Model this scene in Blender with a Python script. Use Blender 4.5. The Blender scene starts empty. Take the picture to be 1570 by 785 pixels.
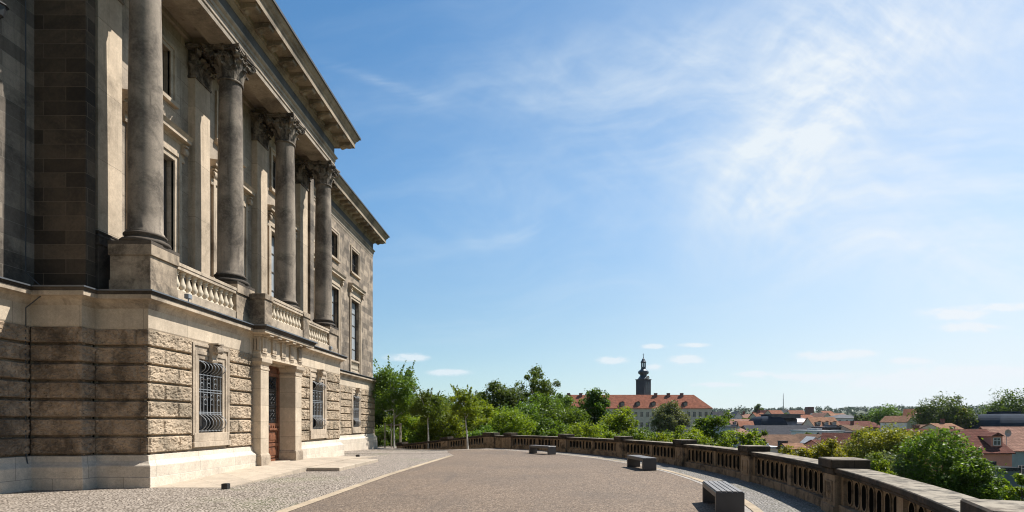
import bpy, bmesh, math, random
import numpy as np
from mathutils import Vector, Matrix
R = math.radians
sc = bpy.context.scene
COL = sc.collection

# ------------------------------------------------------------------ camera, sky, sun, exposure
F, PX, PY, EYE = 850.0, 825.0, 648.0, 1.7        # measured from the photograph (1570 wide)
cam = bpy.data.objects.new('camera', bpy.data.cameras.new('camera'))
COL.objects.link(cam)
cam.location = (0, 0, EYE)
cam.rotation_euler = (R(90), 0, 0)
cam.data.sensor_width = 36
cam.data.lens = F / 1570 * 36
cam.data.shift_x = (785 - PX) / 1570
cam.data.shift_y = (PY - 392.5) / 1570
cam.data.clip_start, cam.data.clip_end = 0.1, 20000
sc.camera = cam

SUN_EL, SUN_AZ = R(53), R(30)                    # azimuth measured from +X towards +Y
sun_vec = Vector((math.cos(SUN_EL) * math.cos(SUN_AZ), math.cos(SUN_EL) * math.sin(SUN_AZ), math.sin(SUN_EL)))
sd = bpy.data.lights.new('sun', 'SUN')
sd.energy, sd.angle, sd.color = 5.0, R(0.5), (1.0, 0.955, 0.885)
sun = bpy.data.objects.new('sun', sd)
COL.objects.link(sun)
sun.rotation_euler = (-sun_vec).to_track_quat('-Z', 'Y').to_euler()
sun.location = (30, 20, 40)

sc.view_settings.view_transform = 'Standard'
sc.view_settings.look = 'None'
sc.view_settings.exposure = 0.66
sc.view_settings.gamma = 1
sc.view_settings.use_curve_mapping = False
sc.render.engine = 'CYCLES'
sc.cycles.use_denoising = True
sc.cycles.filter_width = 1.1
sc.cycles.max_bounces = 6
sc.cycles.diffuse_bounces = 3
sc.cycles.glossy_bounces = 2
sc.cycles.transmission_bounces = 4
sc.cycles.volume_bounces = 0
sc.cycles.transparent_max_bounces = 4
sc.cycles.caustics_reflective = sc.cycles.caustics_refractive = False


class NT:
    """little node-tree writer"""
    def __init__(self, nt):
        self.t = nt
    def n(self, typ, **kw):
        nd = self.t.nodes.new(typ)
        for k, v in kw.items():
            if k.startswith('i_'):
                key = k[2:]
                key = int(key) if key.isdigit() else key.replace('_', ' ')
                if isinstance(v, bpy.types.NodeSocket):
                    self.t.links.new(v, nd.inputs[key])
                else:
                    nd.inputs[key].default_value = v
            else:
                setattr(nd, k, v)
        return nd
    def math(self, op, a, b=0.0, c=0.0, clamp=False):
        nd = self.t.nodes.new('ShaderNodeMath')
        nd.operation, nd.use_clamp = op, clamp
        for i, v in enumerate((a, b, c)):
            if isinstance(v, bpy.types.NodeSocket):
                self.t.links.new(v, nd.inputs[i])
            else:
                nd.inputs[i].default_value = v
        return nd.outputs[0]
    def ramp(self, v, lo, hi, a=0.0, b=1.0):
        nd = self.n('ShaderNodeMapRange', interpolation_type='SMOOTHSTEP')
        self.t.links.new(v, nd.inputs[0])
        for i, x in enumerate((lo, hi, a, b)):
            nd.inputs[i + 1].default_value = x
        return nd.outputs[0]
    def mix(self, f, a, b, mode='MIX'):
        nd = self.t.nodes.new('ShaderNodeMix')
        nd.data_type, nd.blend_type = 'RGBA', mode
        for i, v in ((0, f), (6, a), (7, b)):
            if isinstance(v, bpy.types.NodeSocket):
                self.t.links.new(v, nd.inputs[i])
            else:
                nd.inputs[i].default_value = v if i == 0 else (tuple(v) + (1.0,))[:4]
        return nd.outputs[2]
    def noise(self, vec, scale, detail=4, rough=0.55, dist=0.0):
        nd = self.n('ShaderNodeTexNoise', i_Scale=scale, i_Detail=detail, i_Roughness=rough, i_Distortion=dist)
        if vec is not None:
            self.t.links.new(vec, nd.inputs['Vector'])
        return nd.outputs[0]
    def scaled(self, vec, s):
        nd = self.n('ShaderNodeVectorMath', operation='MULTIPLY')
        self.t.links.new(vec, nd.inputs[0])
        nd.inputs[1].default_value = s
        return nd.outputs[0]


world = bpy.data.worlds.new('World')
sc.world = world
world.use_nodes = True
wt = world.node_tree
wt.nodes.clear()
w = NT(wt)
sky = w.n('ShaderNodeTexSky', sky_type='NISHITA')
sky.sun_disc = False
sky.sun_elevation = SUN_EL
sky.sun_rotation = R(90) - SUN_AZ
sky.altitude = 0
sky.air_density, sky.dust_density, sky.ozone_density = 1.0, 0.15, 3.0
SKY_STRENGTH = 0.0645
tc = w.n('ShaderNodeTexCoord')
sep = w.n('ShaderNodeSeparateXYZ', i_0=tc.outputs['Generated'])
dx, dy, dz = sep.outputs
ys = w.math('MAXIMUM', dy, 0.05)
su, sv = w.math('DIVIDE', dx, ys), w.math('DIVIDE', dz, ys)       # bearing / height of a direction over the valley
zs = w.math('MAXIMUM', dz, 0.03)
cx_, cy_ = w.math('DIVIDE', dx, zs), w.math('DIVIDE', dy, zs)     # the flat cirrus layer overhead
cir = w.n('ShaderNodeCombineXYZ', i_0=cx_, i_1=cy_, i_2=0.0).outputs[0]
duv = w.n('ShaderNodeCombineXYZ', i_0=su, i_1=sv, i_2=0.0).outputs[0]


def pu(px): return (px - PX) / F
def pv(py): return (PY - py) / F


def blob(px, py, rx, ry, ang=0.0, soft=1.0):
    """soft patch of the sky round a bearing; 0..1"""
    du = w.math('SUBTRACT', su, pu(px))
    dv = w.math('SUBTRACT', sv, pv(py))
    c, s = math.cos(ang), math.sin(ang)
    a = w.math('ADD', w.math('MULTIPLY', du, c * F / rx), w.math('MULTIPLY', dv, s * F / rx))
    b = w.math('ADD', w.math('MULTIPLY', du, -s * F / ry), w.math('MULTIPLY', dv, c * F / ry))
    d2 = w.math('ADD', w.math('MULTIPLY', a, a), w.math('MULTIPLY', b, b))
    return w.math('POWER', 2.718, w.math('MULTIPLY', d2, -1.0))


def addm(items):
    r = items[0]
    for i in items[1:]:
        r = w.math('ADD', r, i)
    return r


# warped coordinates for wispy streaks
wn = w.n('ShaderNodeTexNoise', i_Scale=2.2, i_Detail=3.0)
wt.links.new(duv, wn.inputs['Vector'])
warp = w.n('ShaderNodeVectorMath', operation='MULTIPLY_ADD')
wt.links.new(wn.outputs['Color'], warp.inputs[0])
warp.inputs[1].default_value = (0.22, 0.22, 0)
wt.links.new(duv, warp.inputs[2])


def streaks(ang, sx, sy, detail=8.0):
    mp = w.n('ShaderNodeMapping', i_Rotation=(0, 0, -ang), i_Scale=(1, 1, 1))
    wt.links.new(warp.outputs[0], mp.inputs[0])
    m2 = w.n('ShaderNodeMapping', i_Scale=(sx, sy, 1))
    wt.links.new(mp.outputs[0], m2.inputs[0])
    return w.noise(m2.outputs[0], 1.0, detail, 0.62)


st_up = streaks(R(52), 2.2, 9.0)        # the big wisp, leaning right
st_flat = streaks(R(12), 1.6, 9.0)      # long flat streaks
rip = streaks(R(-30), 9.0, 24.0)
veil = addm([w.math('MULTIPLY', blob(1270, 110, 230, 120, R(60)), 0.66), w.math('MULTIPLY', blob(1185, 255, 160, 75, R(45)), 0.72),
             w.math('MULTIPLY', blob(1480, 60, 230, 110, R(15)), 0.45), w.math('MULTIPLY', blob(1450, 390, 240, 80, R(-12)), 0.40),
             w.math('MULTIPLY', blob(1000, 95, 340, 75, R(12)), 0.52), w.math('MULTIPLY', blob(900, 290, 300, 70, R(14)), 0.30)])
wisps = w.math('MULTIPLY', w.math('MULTIPLY', veil, 0.72), addm([w.math('MULTIPLY', w.ramp(st_up, 0.34, 0.80), 0.52),
                                       w.math('MULTIPLY', w.ramp(rip, 0.30, 0.80), 0.42), 0.22]))
thin = w.math('MULTIPLY', w.ramp(st_flat, 0.42, 0.80), addm([
    w.math('MULTIPLY', blob(590, 128, 90, 8, R(-19)), 0.5), w.math('MULTIPLY', blob(840, 355, 190, 10, R(12)), 0.32),
    w.math('MULTIPLY', blob(1200, 250, 560, 210), 0.42), w.math('MULTIPLY', blob(700, 505, 160, 22), 0.3), 0.03]))
low = w.math('POWER', 2.718, w.math('MULTIPLY', w.math('MAXIMUM', sv, 0.0), -4.2))
gen = w.math('ADD', w.math('MULTIPLY', w.ramp(su, -0.35, 0.95), 0.42), w.math('MULTIPLY', low, w.ramp(su, -0.6, 0.6, 0.42, 0.62)))   # milky high cloud towards the sun and low down
cum_n = w.noise(w.scaled(duv, (30, 70, 1)), 1.0, 7, 0.65)
cum = addm([blob(*b) for b in ((1053, 551, 26, 8), (939, 552, 22, 6), (1001, 531, 16, 4), (1065, 529, 22, 3.5), (1004, 563, 12, 5), (1158, 574, 30, 5),
                               (1265, 546, 48, 7), (1320, 541, 26, 5), (1395, 553, 30, 5), (1465, 481, 52, 10), (1488, 503, 50, 7), (625, 548, 34, 6),
                               (688, 571, 30, 5), (1400, 585, 120, 14), (1240, 578, 50, 6), (1545, 470, 40, 6), (1500, 570, 90, 10), (1100, 590, 40, 4))])
cum = w.ramp(w.math('MULTIPLY', cum, w.math('ADD', w.math('MULTIPLY', cum_n, 2.4), -0.55)), 0.06, 0.55, 0, 1.0)
cloud = w.math('ADD', w.math('ADD', wisps, thin), gen)
cloud = w.math('MINIMUM', w.math('ADD', cloud, w.math('MULTIPLY', cum, w.math('SUBTRACT', 1.0, w.math('MINIMUM', cloud, 1.0)))), 0.97)
cloud = w.math('MULTIPLY', cloud, w.ramp(dy, 0.0, 0.2))
bright = w.mix(w.ramp(su, -0.4, 0.9), (7.4, 8.5, 9.2), (8.6, 9.1, 9.6))
tint = w.mix(w.ramp(sv, 0.0, 0.45), (0.88, 1.10, 1.08), (0.86, 1.40, 1.56))
tint = w.mix(w.ramp(dy, -0.25, 0.25), (0.95, 0.98, 0.92), tint)
skycol = w.mix(1.0, sky.outputs[0], tint, 'MULTIPLY')      # deep summer blue
skymix = w.mix(cloud, skycol, bright)
bg = w.n('ShaderNodeBackground', i_Strength=SKY_STRENGTH, i_Color=skymix)
wo = w.n('ShaderNodeOutputWorld')
wt.links.new(bg.outputs[0], wo.inputs[0])


# ------------------------------------------------------------------ mesh helpers
class MB:
    def __init__(s):
        s.v, s.f, s.sm = [], [], []
    def add(s, vs, fs, smooth=False):
        o = len(s.v)
        s.v.extend(vs)
        s.f.extend([tuple(i + o for i in f) for f in fs])
        s.sm.extend([smooth] * len(fs))
        return s
    def box(s, x0, x1, y0, y1, z0, z1):
        vs = [(x, y, z) for z in (z0, z1) for y in (y0, y1) for x in (x0, x1)]
        return s.add(vs, [(0, 2, 3, 1), (4, 5, 7, 6), (0, 1, 5, 4), (2, 6, 7, 3), (0, 4, 6, 2), (1, 3, 7, 5)])
    def quad(s, a, b, c, d):
        return s.add([a, b, c, d], [(0, 1, 2, 3)])
    def prism(s, pts, z0, z1):
        n = len(pts)
        vs = [(x, y, z0) for x, y in pts] + [(x, y, z1) for x, y in pts]
        return s.add(vs, [tuple(range(n))[::-1], tuple(range(n, 2 * n))] + [(i, (i + 1) % n, n + (i + 1) % n, n + i) for i in range(n)])
    def extr(s, pts, fn, a, b):
        """profile pts (p,q) extruded along r from a to b; fn(p,q,r)->xyz"""
        n = len(pts)
        vs = [fn(p, q, a) for p, q in pts] + [fn(p, q, b) for p, q in pts]
        return s.add(vs, [tuple(range(n))[::-1], tuple(range(n, 2 * n))] + [(i, (i + 1) % n, n + (i + 1) % n, n + i) for i in range(n)])
    def sweep(s, path, prof, caps=True):
        n, m = len(path), len(prof)
        vs = []
        for i, (x, y) in enumerate(path):
            ns = []
            for a, b in ((i - 1, i), (i, i + 1)):
                if 0 <= a and b < n:
                    ex, ey = path[b][0] - path[a][0], path[b][1] - path[a][1]
                    L = math.hypot(ex, ey)
                    ns.append((ey / L, -ex / L))
            if len(ns) == 1:
                mx, my = ns[0]
            else:
                k = 1 + ns[0][0] * ns[1][0] + ns[0][1] * ns[1][1]
                mx, my = (ns[0][0] + ns[1][0]) / k, (ns[0][1] + ns[1][1]) / k
            vs += [(x + mx * o, y + my * o, z) for o, z in prof]
        fs = [(i * m + j, (i + 1) * m + j, (i + 1) * m + j + 1, i * m + j + 1) for i in range(n - 1) for j in range(m - 1)]
        if caps:
            fs += [tuple(range(m)), tuple((n - 1) * m + j for j in range(m))[::-1]]
        return s.add(vs, fs)
    def lathe(s, prof, cx, cy, n=16, smooth=True, caps=True):
        m = len(prof)
        vs = [(cx + r * math.cos(2 * math.pi * k / n), cy + r * math.sin(2 * math.pi * k / n), z) for k in range(n) for r, z in prof]
        fs = [(k * m + j, ((k + 1) % n) * m + j, ((k + 1) % n) * m + j + 1, k * m + j + 1) for k in range(n) for j in range(m - 1)]
        s.add(vs, fs, smooth)
        if caps:
            s.add([vs[k * m + m - 1] for k in range(n)], [tuple(range(n))])
            s.add([vs[k * m] for k in range(n)], [tuple(range(n))[::-1]])
        return s
    def tube(s, pts, r, n=5, smooth=True):
        P = [Vector(p) for p in pts]
        rs = r if isinstance(r, (list, tuple)) else [r] * len(P)
        vs = []
        ref = Vector((0.31, 0.92, 0.21))
        for i, p in enumerate(P):
            d = (P[min(i + 1, len(P) - 1)] - P[max(i - 1, 0)]).normalized()
            a = d.cross(ref if abs(d.dot(ref)) < 0.95 else Vector((1, 0, 0))).normalized()
            b = d.cross(a)
            vs += [tuple(p + (a * math.cos(t) + b * math.sin(t)) * rs[i]) for t in (2 * math.pi * k / n for k in range(n))]
        fs = [(i * n + k, i * n + (k + 1) % n, (i + 1) * n + (k + 1) % n, (i + 1) * n + k) for i in range(len(P) - 1) for k in range(n)]
        s.add(vs, fs, smooth)
        return s.add([vs[k] for k in range(n)] + vs[-n:], [tuple(range(n))[::-1], tuple(range(n, 2 * n))])


WPOS = {}


def build(name, mb, mat, parent=None, bevel=0.0, local=False, recalc=True):
    me = bpy.data.meshes.new(name)
    if isinstance(mb, MB):
        vs = np.array(mb.v, dtype=float)
    c = np.zeros(3)
    if not local:
        c = (vs.max(0) + vs.min(0)) / 2
        if parent is None:
            c[2] = vs[:, 2].min()
    me.from_pydata((vs - c).tolist(), [], mb.f)
    me.polygons.foreach_set('use_smooth', mb.sm)
    if bevel or recalc:
        bm = bmesh.new()
        bm.from_mesh(me)
        if recalc:
            bmesh.ops.recalc_face_normals(bm, faces=bm.faces)
        if bevel:
            bmesh.ops.remove_doubles(bm, verts=bm.verts, dist=1e-5)
            ed = [e for e in bm.edges if len(e.link_faces) == 2 and e.calc_face_angle(0) > 0.6]
            bmesh.ops.bevel(bm, geom=ed, offset=bevel, segments=1, affect='EDGES', clamp_overlap=True)
        bm.to_mesh(me)
        bm.free()
    me.materials.append(mat)
    o = bpy.data.objects.new(name, me)
    COL.objects.link(o)
    if parent is not None:
        o.parent = parent
        pw = WPOS.get(parent.name, np.zeros(3))
        o.location = (0, 0, 0) if local else tuple(c - pw)
        WPOS[o.name] = pw if local else c
    else:
        o.location = tuple(c)
        WPOS[o.name] = c
    return o


def tag(o, label=None, cat=None, group=None, kind=None):
    for k, v in (('label', label), ('category', cat), ('group', group), ('kind', kind)):
        if v:
            o[k] = v
    return o


def thing(name, label, cat, loc=(0, 0, 0), rz=0.0, group=None):
    o = bpy.data.objects.new(name, None)
    COL.objects.link(o)
    o.empty_display_size = 0.5
    o.location = loc
    o.rotation_euler = (0, 0, rz)
    WPOS[o.name] = np.array(loc, dtype=float)
    return tag(o, label, cat, group)


def copy_tree(o, parent=None):
    c = o.copy()
    COL.objects.link(c)
    if parent is not None:
        c.parent = parent
    for ch in list(o.children):
        copy_tree(ch, c)
    return c


def W(px, py, Y):
    return ((px - PX) / F * Y, Y, EYE + (PY - py) / F * Y)


# ------------------------------------------------------------------ materials
def mat(name):
    m = bpy.data.materials.new(name)
    m.use_nodes = True
    m.node_tree.nodes.clear()
    t = NT(m.node_tree)
    out = t.n('ShaderNodeOutputMaterial')
    p = t.n('ShaderNodeBsdfPrincipled')
    m.node_tree.links.new(p.outputs[0], out.inputs[0])
    return m, t, p, out


def link(t, a, b):
    t.t.links.new(a, b)


def plain(name, col, rough=0.6, metal=0.0, var=0.12, scale=3.0, bump=0.0, spec=0.5, obj=True):
    m, t, p, _ = mat(name)
    pos = t.n('ShaderNodeTexCoord').outputs['Object'] if obj else t.n('ShaderNodeNewGeometry').outputs['Position']
    nz = t.noise(pos, scale, 5)
    c = t.mix(t.ramp(nz, 0.3, 0.7), [x * (1 - var) for x in col], [x * (1 + var) for x in col])
    link(t, c, p.inputs['Base Color'])
    p.inputs['Roughness'].default_value = rough
    p.inputs['Metallic'].default_value = metal
    p.inputs['Specular IOR Level'].default_value = spec
    if bump:
        b = t.n('ShaderNodeBump', i_Strength=bump, i_Distance=0.02)
        link(t, t.noise(pos, scale * 6, 4), b.inputs['Height'])
        link(t, b.outputs[0], p.inputs['Normal'])
    return m


def stone(name, base, soot=(0.035, 0.03, 0.026), soot_lo=0.5, soot_hi=0.75, soot_amt=0.7, blocks=None, streak=0.4, bump=0.35, var=0.16, sootscale=0.55, jcol=None, lichen=None, pits=0.0, bcon=0.32):
    base = (base[0] * 1.01, base[1] * 0.975, base[2] * 0.94)
    soot = (soot[0] * 1.03, soot[1] * 0.98, soot[2] * 0.93)
    m, t, p, _ = mat(name)
    pos = t.n('ShaderNodeNewGeometry').outputs['Position']
    s = t.n('ShaderNodeSeparateXYZ', i_0=pos)
    al = t.math('ADD', s.outputs[0], s.outputs[1])
    wall = t.n('ShaderNodeCombineXYZ', i_0=al, i_1=s.outputs[2], i_2=0.0).outputs[0]
    med = t.noise(pos, 2.3, 6, 0.6)
    fine = t.noise(pos, 14.0, 5, 0.65)
    grain = t.noise(pos, 70.0, 2, 0.6)
    c = t.mix(t.ramp(med, 0.3, 0.7), [x * (1 - var) for x in base], [x * (1 + var) for x in base])
    c = t.mix(t.ramp(fine, 0.35, 0.65, 0, 0.5), c, [x * 0.72 for x in base])
    c = t.mix(0.22, c, t.mix(t.ramp(grain, 0.35, 0.65), [x * 0.6 for x in base], [x * 1.35 for x in base]))
    if pits:
        pt = t.noise(t.scaled(pos, (1.0, 1.0, 1.5)), 15.0, 5, 0.75, 1.2)
        c = t.mix(t.ramp(pt, 0.54, 0.68, 0, pits), c, [x * 0.16 for x in base])
    joint = None
    if blocks:
        bw, rh, off = blocks
        br = t.n('ShaderNodeTexBrick', i_Scale=1.0, i_Mortar_Size=0.007, i_Mortar_Smooth=0.2, i_Brick_Width=bw, i_Row_Height=rh,
                 i_Color1=(1 - bcon * 1.15, 1 - bcon * 1.2, 1 - bcon * 1.25, 1), i_Color2=(1 + bcon * 0.85, 1 + bcon * 0.7, 1 + bcon * 0.5, 1), i_Mortar=(0.5, 0.5, 0.5, 1), i_Bias=0.0)
        mp = t.n('ShaderNodeMapping', i_Location=(0.17, -off, 0))
        link(t, wall, mp.inputs[0])
        link(t, mp.outputs[0], br.inputs['Vector'])
        c = t.mix(0.8, c, t.mix(1.0, c, br.outputs['Color'], 'MULTIPLY'))
        joint = br.outputs['Fac']
    big = t.noise(pos, sootscale, 7, 0.66, 0.5)
    f = t.ramp(big, soot_lo, soot_hi, 0, soot_amt)
    if streak:
        sv_ = t.noise(t.scaled(pos, (5.0, 5.0, 0.28)), 1.0, 6, 0.65)
        f = t.math('MAXIMUM', f, t.ramp(sv_, 0.48, 0.75, 0, streak))
    f = t.math('MULTIPLY', f, t.ramp(fine, 0.15, 0.6, 0.55, 1.0))
    c = t.mix(f, c, soot)
    if joint is not None:
        c = t.mix(t.math('MULTIPLY', joint, 0.6), c, jcol or [x * 0.35 for x in base])
    if lichen:
        nz_ = t.n('ShaderNodeSeparateXYZ', i_0=t.n('ShaderNodeNewGeometry').outputs['True Normal']).outputs[2]
        lf_ = t.math('MULTIPLY', t.ramp(nz_, 0.8, 0.95), t.ramp(t.noise(pos, 5.0, 6, 0.7), 0.36, 0.60, 0.15, 1.0))
        c = t.mix(lf_, c, lichen)
    link(t, c, p.inputs['Base Color'])
    p.inputs['Roughness'].default_value = 0.88
    p.inputs['Specular IOR Level'].default_value = 0.25
    h = t.math('ADD', t.math('MULTIPLY', fine, 0.6), t.math('MULTIPLY', grain, 0.35))
    if joint is not None:
        h = t.math('SUBTRACT', h, t.math('MULTIPLY', joint, 1.2))
    b = t.n('ShaderNodeBump', i_Strength=bump, i_Distance=0.02)
    link(t, h, b.inputs['Height'])
    link(t, b.outputs[0], p.inputs['Normal'])
    return m


M = {}
TAN = (0.42, 0.335, 0.24)
M['plinth'] = stone('pale plinth limestone', (0.62, 0.56, 0.475), soot=(0.26, 0.225, 0.18), soot_lo=0.52, soot_hi=0.78, soot_amt=0.6, blocks=(1.9, 0.62, 0.28), streak=0.2, bcon=0.1, pits=0.35)
M['rustic'] = stone('rock faced sandstone', (0.44, 0.355, 0.26), soot=(0.125, 0.11, 0.082), soot_lo=0.43, soot_hi=0.68, soot_amt=0.75, streak=0.0, bump=1.0, var=0.32, sootscale=1.1, pits=0.9)
M['rusticshade'] = stone('shade toned sooty rock faced sandstone', (0.36, 0.275, 0.195), soot=(0.050, 0.040, 0.031), soot_lo=0.38, soot_hi=0.66, soot_amt=0.85, streak=0.0, bump=0.9, var=0.4, sootscale=0.9, pits=0.95)  # darker copy for the shaded near faces: shade put into the colour, plus soot
M['band'] = stone('dressed sandstone', (0.57, 0.49, 0.385), soot=(0.20, 0.16, 0.12), soot_lo=0.54, soot_hi=0.8, soot_amt=0.6, streak=0.3, blocks=(1.75, 0.6, 4.13), bcon=0.16)
M['trim'] = stone('sandstone mouldings', (0.50, 0.42, 0.325), soot=(0.07, 0.058, 0.048), soot_lo=0.46, soot_hi=0.72, soot_amt=0.75, streak=0.55)
M['ashlar'] = stone('shade toned sooty ashlar', (0.245, 0.22, 0.192), soot=(0.030, 0.028, 0.026), soot_lo=0.38, soot_hi=0.66, soot_amt=0.8, blocks=(1.25, 0.372, 5.2), streak=0.4, bcon=0.5, jcol=(0.24, 0.21, 0.17))  # base darkened to carry the near wing's shade as well as soot
M['ashlarshade'] = stone('shade toned blackened ashlar', (0.115, 0.092, 0.070), soot=(0.020, 0.018, 0.016), soot_lo=0.33, soot_hi=0.68, soot_amt=0.8, blocks=(1.15, 0.372, 5.2), streak=0.4, jcol=(0.22, 0.165, 0.12), bcon=0.6)  # near step copy, its shade put into the colour on top of the soot
M['ashlarfar'] = stone('mottled ashlar', (0.33, 0.285, 0.235), soot=(0.060, 0.053, 0.046), soot_lo=0.40, soot_hi=0.66, soot_amt=0.8, blocks=(1.0, 0.40, 5.2), streak=0.3, sootscale=1.3, bcon=0.5, jcol=(0.36, 0.31, 0.25))
M['loggia'] = stone('loggia ashlar', (0.42, 0.365, 0.30), soot=(0.05, 0.043, 0.037), soot_lo=0.42, soot_hi=0.75, soot_amt=0.7, blocks=(1.7, 0.62, 5.2), streak=0.4, bcon=0.2)
M['pedestal'] = stone('stained pedestal sandstone', (0.42, 0.345, 0.26), soot=(0.035, 0.030, 0.026), soot_lo=0.38, soot_hi=0.64, soot_amt=0.85, streak=0.55, sootscale=0.9)
M['pilaster'] = stone('pilaster sandstone', (0.56, 0.475, 0.37), soot=(0.08, 0.066, 0.052), soot_lo=0.50, soot_hi=0.78, soot_amt=0.65, streak=0.45, blocks=(9.0, 1.9, 6.9), bcon=0.12)
M['column'] = stone('weathered column sandstone', (0.315, 0.27, 0.22), soot=(0.034, 0.030, 0.027), soot_lo=0.38, soot_hi=0.66, soot_amt=0.8, streak=0.85, sootscale=0.8)
M['capital'] = stone('carved capital sandstone', (0.24, 0.205, 0.165), soot=(0.025, 0.022, 0.02), soot_lo=0.38, soot_hi=0.60, soot_amt=0.88, streak=0.2, sootscale=2.8)
M['basesoot'] = stone('blackened column base', (0.11, 0.092, 0.075), soot=(0.02, 0.018, 0.016), soot_lo=0.35, soot_hi=0.6, soot_amt=0.8, streak=0.3)
M['entab'] = stone('entablature sandstone', (0.38, 0.325, 0.26), soot=(0.05, 0.043, 0.037), soot_lo=0.40, soot_hi=0.72, soot_amt=0.75, streak=0.55)
M['frieze'] = stone('grey stained frieze', (0.125, 0.122, 0.122), soot=(0.045, 0.046, 0.05), soot_lo=0.4, soot_hi=0.7, soot_amt=0.8, streak=0.6)
M['cornice'] = stone('cornice sandstone', (0.35, 0.29, 0.215), soot=(0.040, 0.034, 0.028), soot_lo=0.40, soot_hi=0.70, soot_amt=0.8, streak=0.4)
M['pale'] = stone('pale new balusters', (0.60, 0.53, 0.42), soot=(0.3, 0.26, 0.2), soot_lo=0.55, soot_hi=0.85, soot_amt=0.5, streak=0.15, bump=0.15)
M['bal'] = stone('terrace balustrade sandstone', (0.33, 0.25, 0.17), soot=(0.030, 0.028, 0.022), soot_lo=0.44, soot_hi=0.64, soot_amt=0.8, streak=0.65, sootscale=2.2, pits=0.4)
M['baldark'] = stone('blackened coping sandstone', (0.085, 0.066, 0.05), soot=(0.014, 0.015, 0.013), soot_lo=0.38, soot_hi=0.60, soot_amt=0.9, streak=0.5, sootscale=1.8, blocks=(0.86, 3.0, 0.0), lichen=(0.29, 0.25, 0.195), pits=0.5)
M['slotshade'] = plain('painted slot shade', (0.014, 0.012, 0.010), 0.95, obj=False, spec=0.05)  # near-black colour stands in for the shade inside the balustrade openings
M['flash'] = plain('lead flashing', (0.16, 0.17, 0.185), 0.45, 0.6, obj=False)
M['gutter'] = plain('dark zinc', (0.07, 0.072, 0.075), 0.5, 0.5, obj=False)
M['iron'] = plain('painted grey iron', (0.24, 0.255, 0.27), 0.5, 0.2, obj=False)
M['black'] = plain('black lacquer', (0.012, 0.012, 0.013), 0.45)
M['wood'] = plain('oak door', (0.17, 0.068, 0.034), 0.5, var=0.3, scale=5, obj=False)
M['wframe'] = plain('dark window frame', (0.06, 0.052, 0.045), 0.5, obj=False)
M['wpale'] = plain('white window frame', (0.7, 0.7, 0.68), 0.5)
M['bench'] = plain('anthracite bench steel', (0.075, 0.073, 0.073), 0.42, 0.3, var=0.06)
M['slat'] = plain('sun lightened bench slats', (0.20, 0.185, 0.175), 0.5, 0.2, var=0.1)  # lighter than the frame: sunlight on the seat top put into the colour
M['stake'] = plain('whitewashed trunk', (0.42, 0.40, 0.36), 0.85, var=0.25, bump=0.5)
M['bark'] = plain('bark', (0.075, 0.06, 0.047), 0.9, var=0.3, bump=0.6)
M['stakewood'] = plain('weathered stake', (0.30, 0.25, 0.19), 0.85, var=0.25)


def glass(name, col, rough=0.06):
    m, t, p, _ = mat(name)
    pos = t.n('ShaderNodeNewGeometry').outputs['Position']
    nz = t.noise(pos, 0.9, 3)
    link(t, t.mix(t.ramp(nz, 0.3, 0.7), [x * 0.8 for x in col], [x * 1.2 for x in col]), p.inputs['Base Color'])
    p.inputs['Roughness'].default_value = rough
    p.inputs['Specular IOR Level'].default_value = 0.6
    b = t.n('ShaderNodeBump', i_Strength=0.05, i_Distance=0.02)
    link(t, t.noise(pos, 3.0, 2), b.inputs['Height'])
    link(t, b.outputs[0], p.inputs['Normal'])
    return m


M['glass'] = glass('window glass', (0.02, 0.022, 0.025))
M['blind'] = glass('window with grey blind', (0.33, 0.36, 0.385), 0.12)


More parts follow.
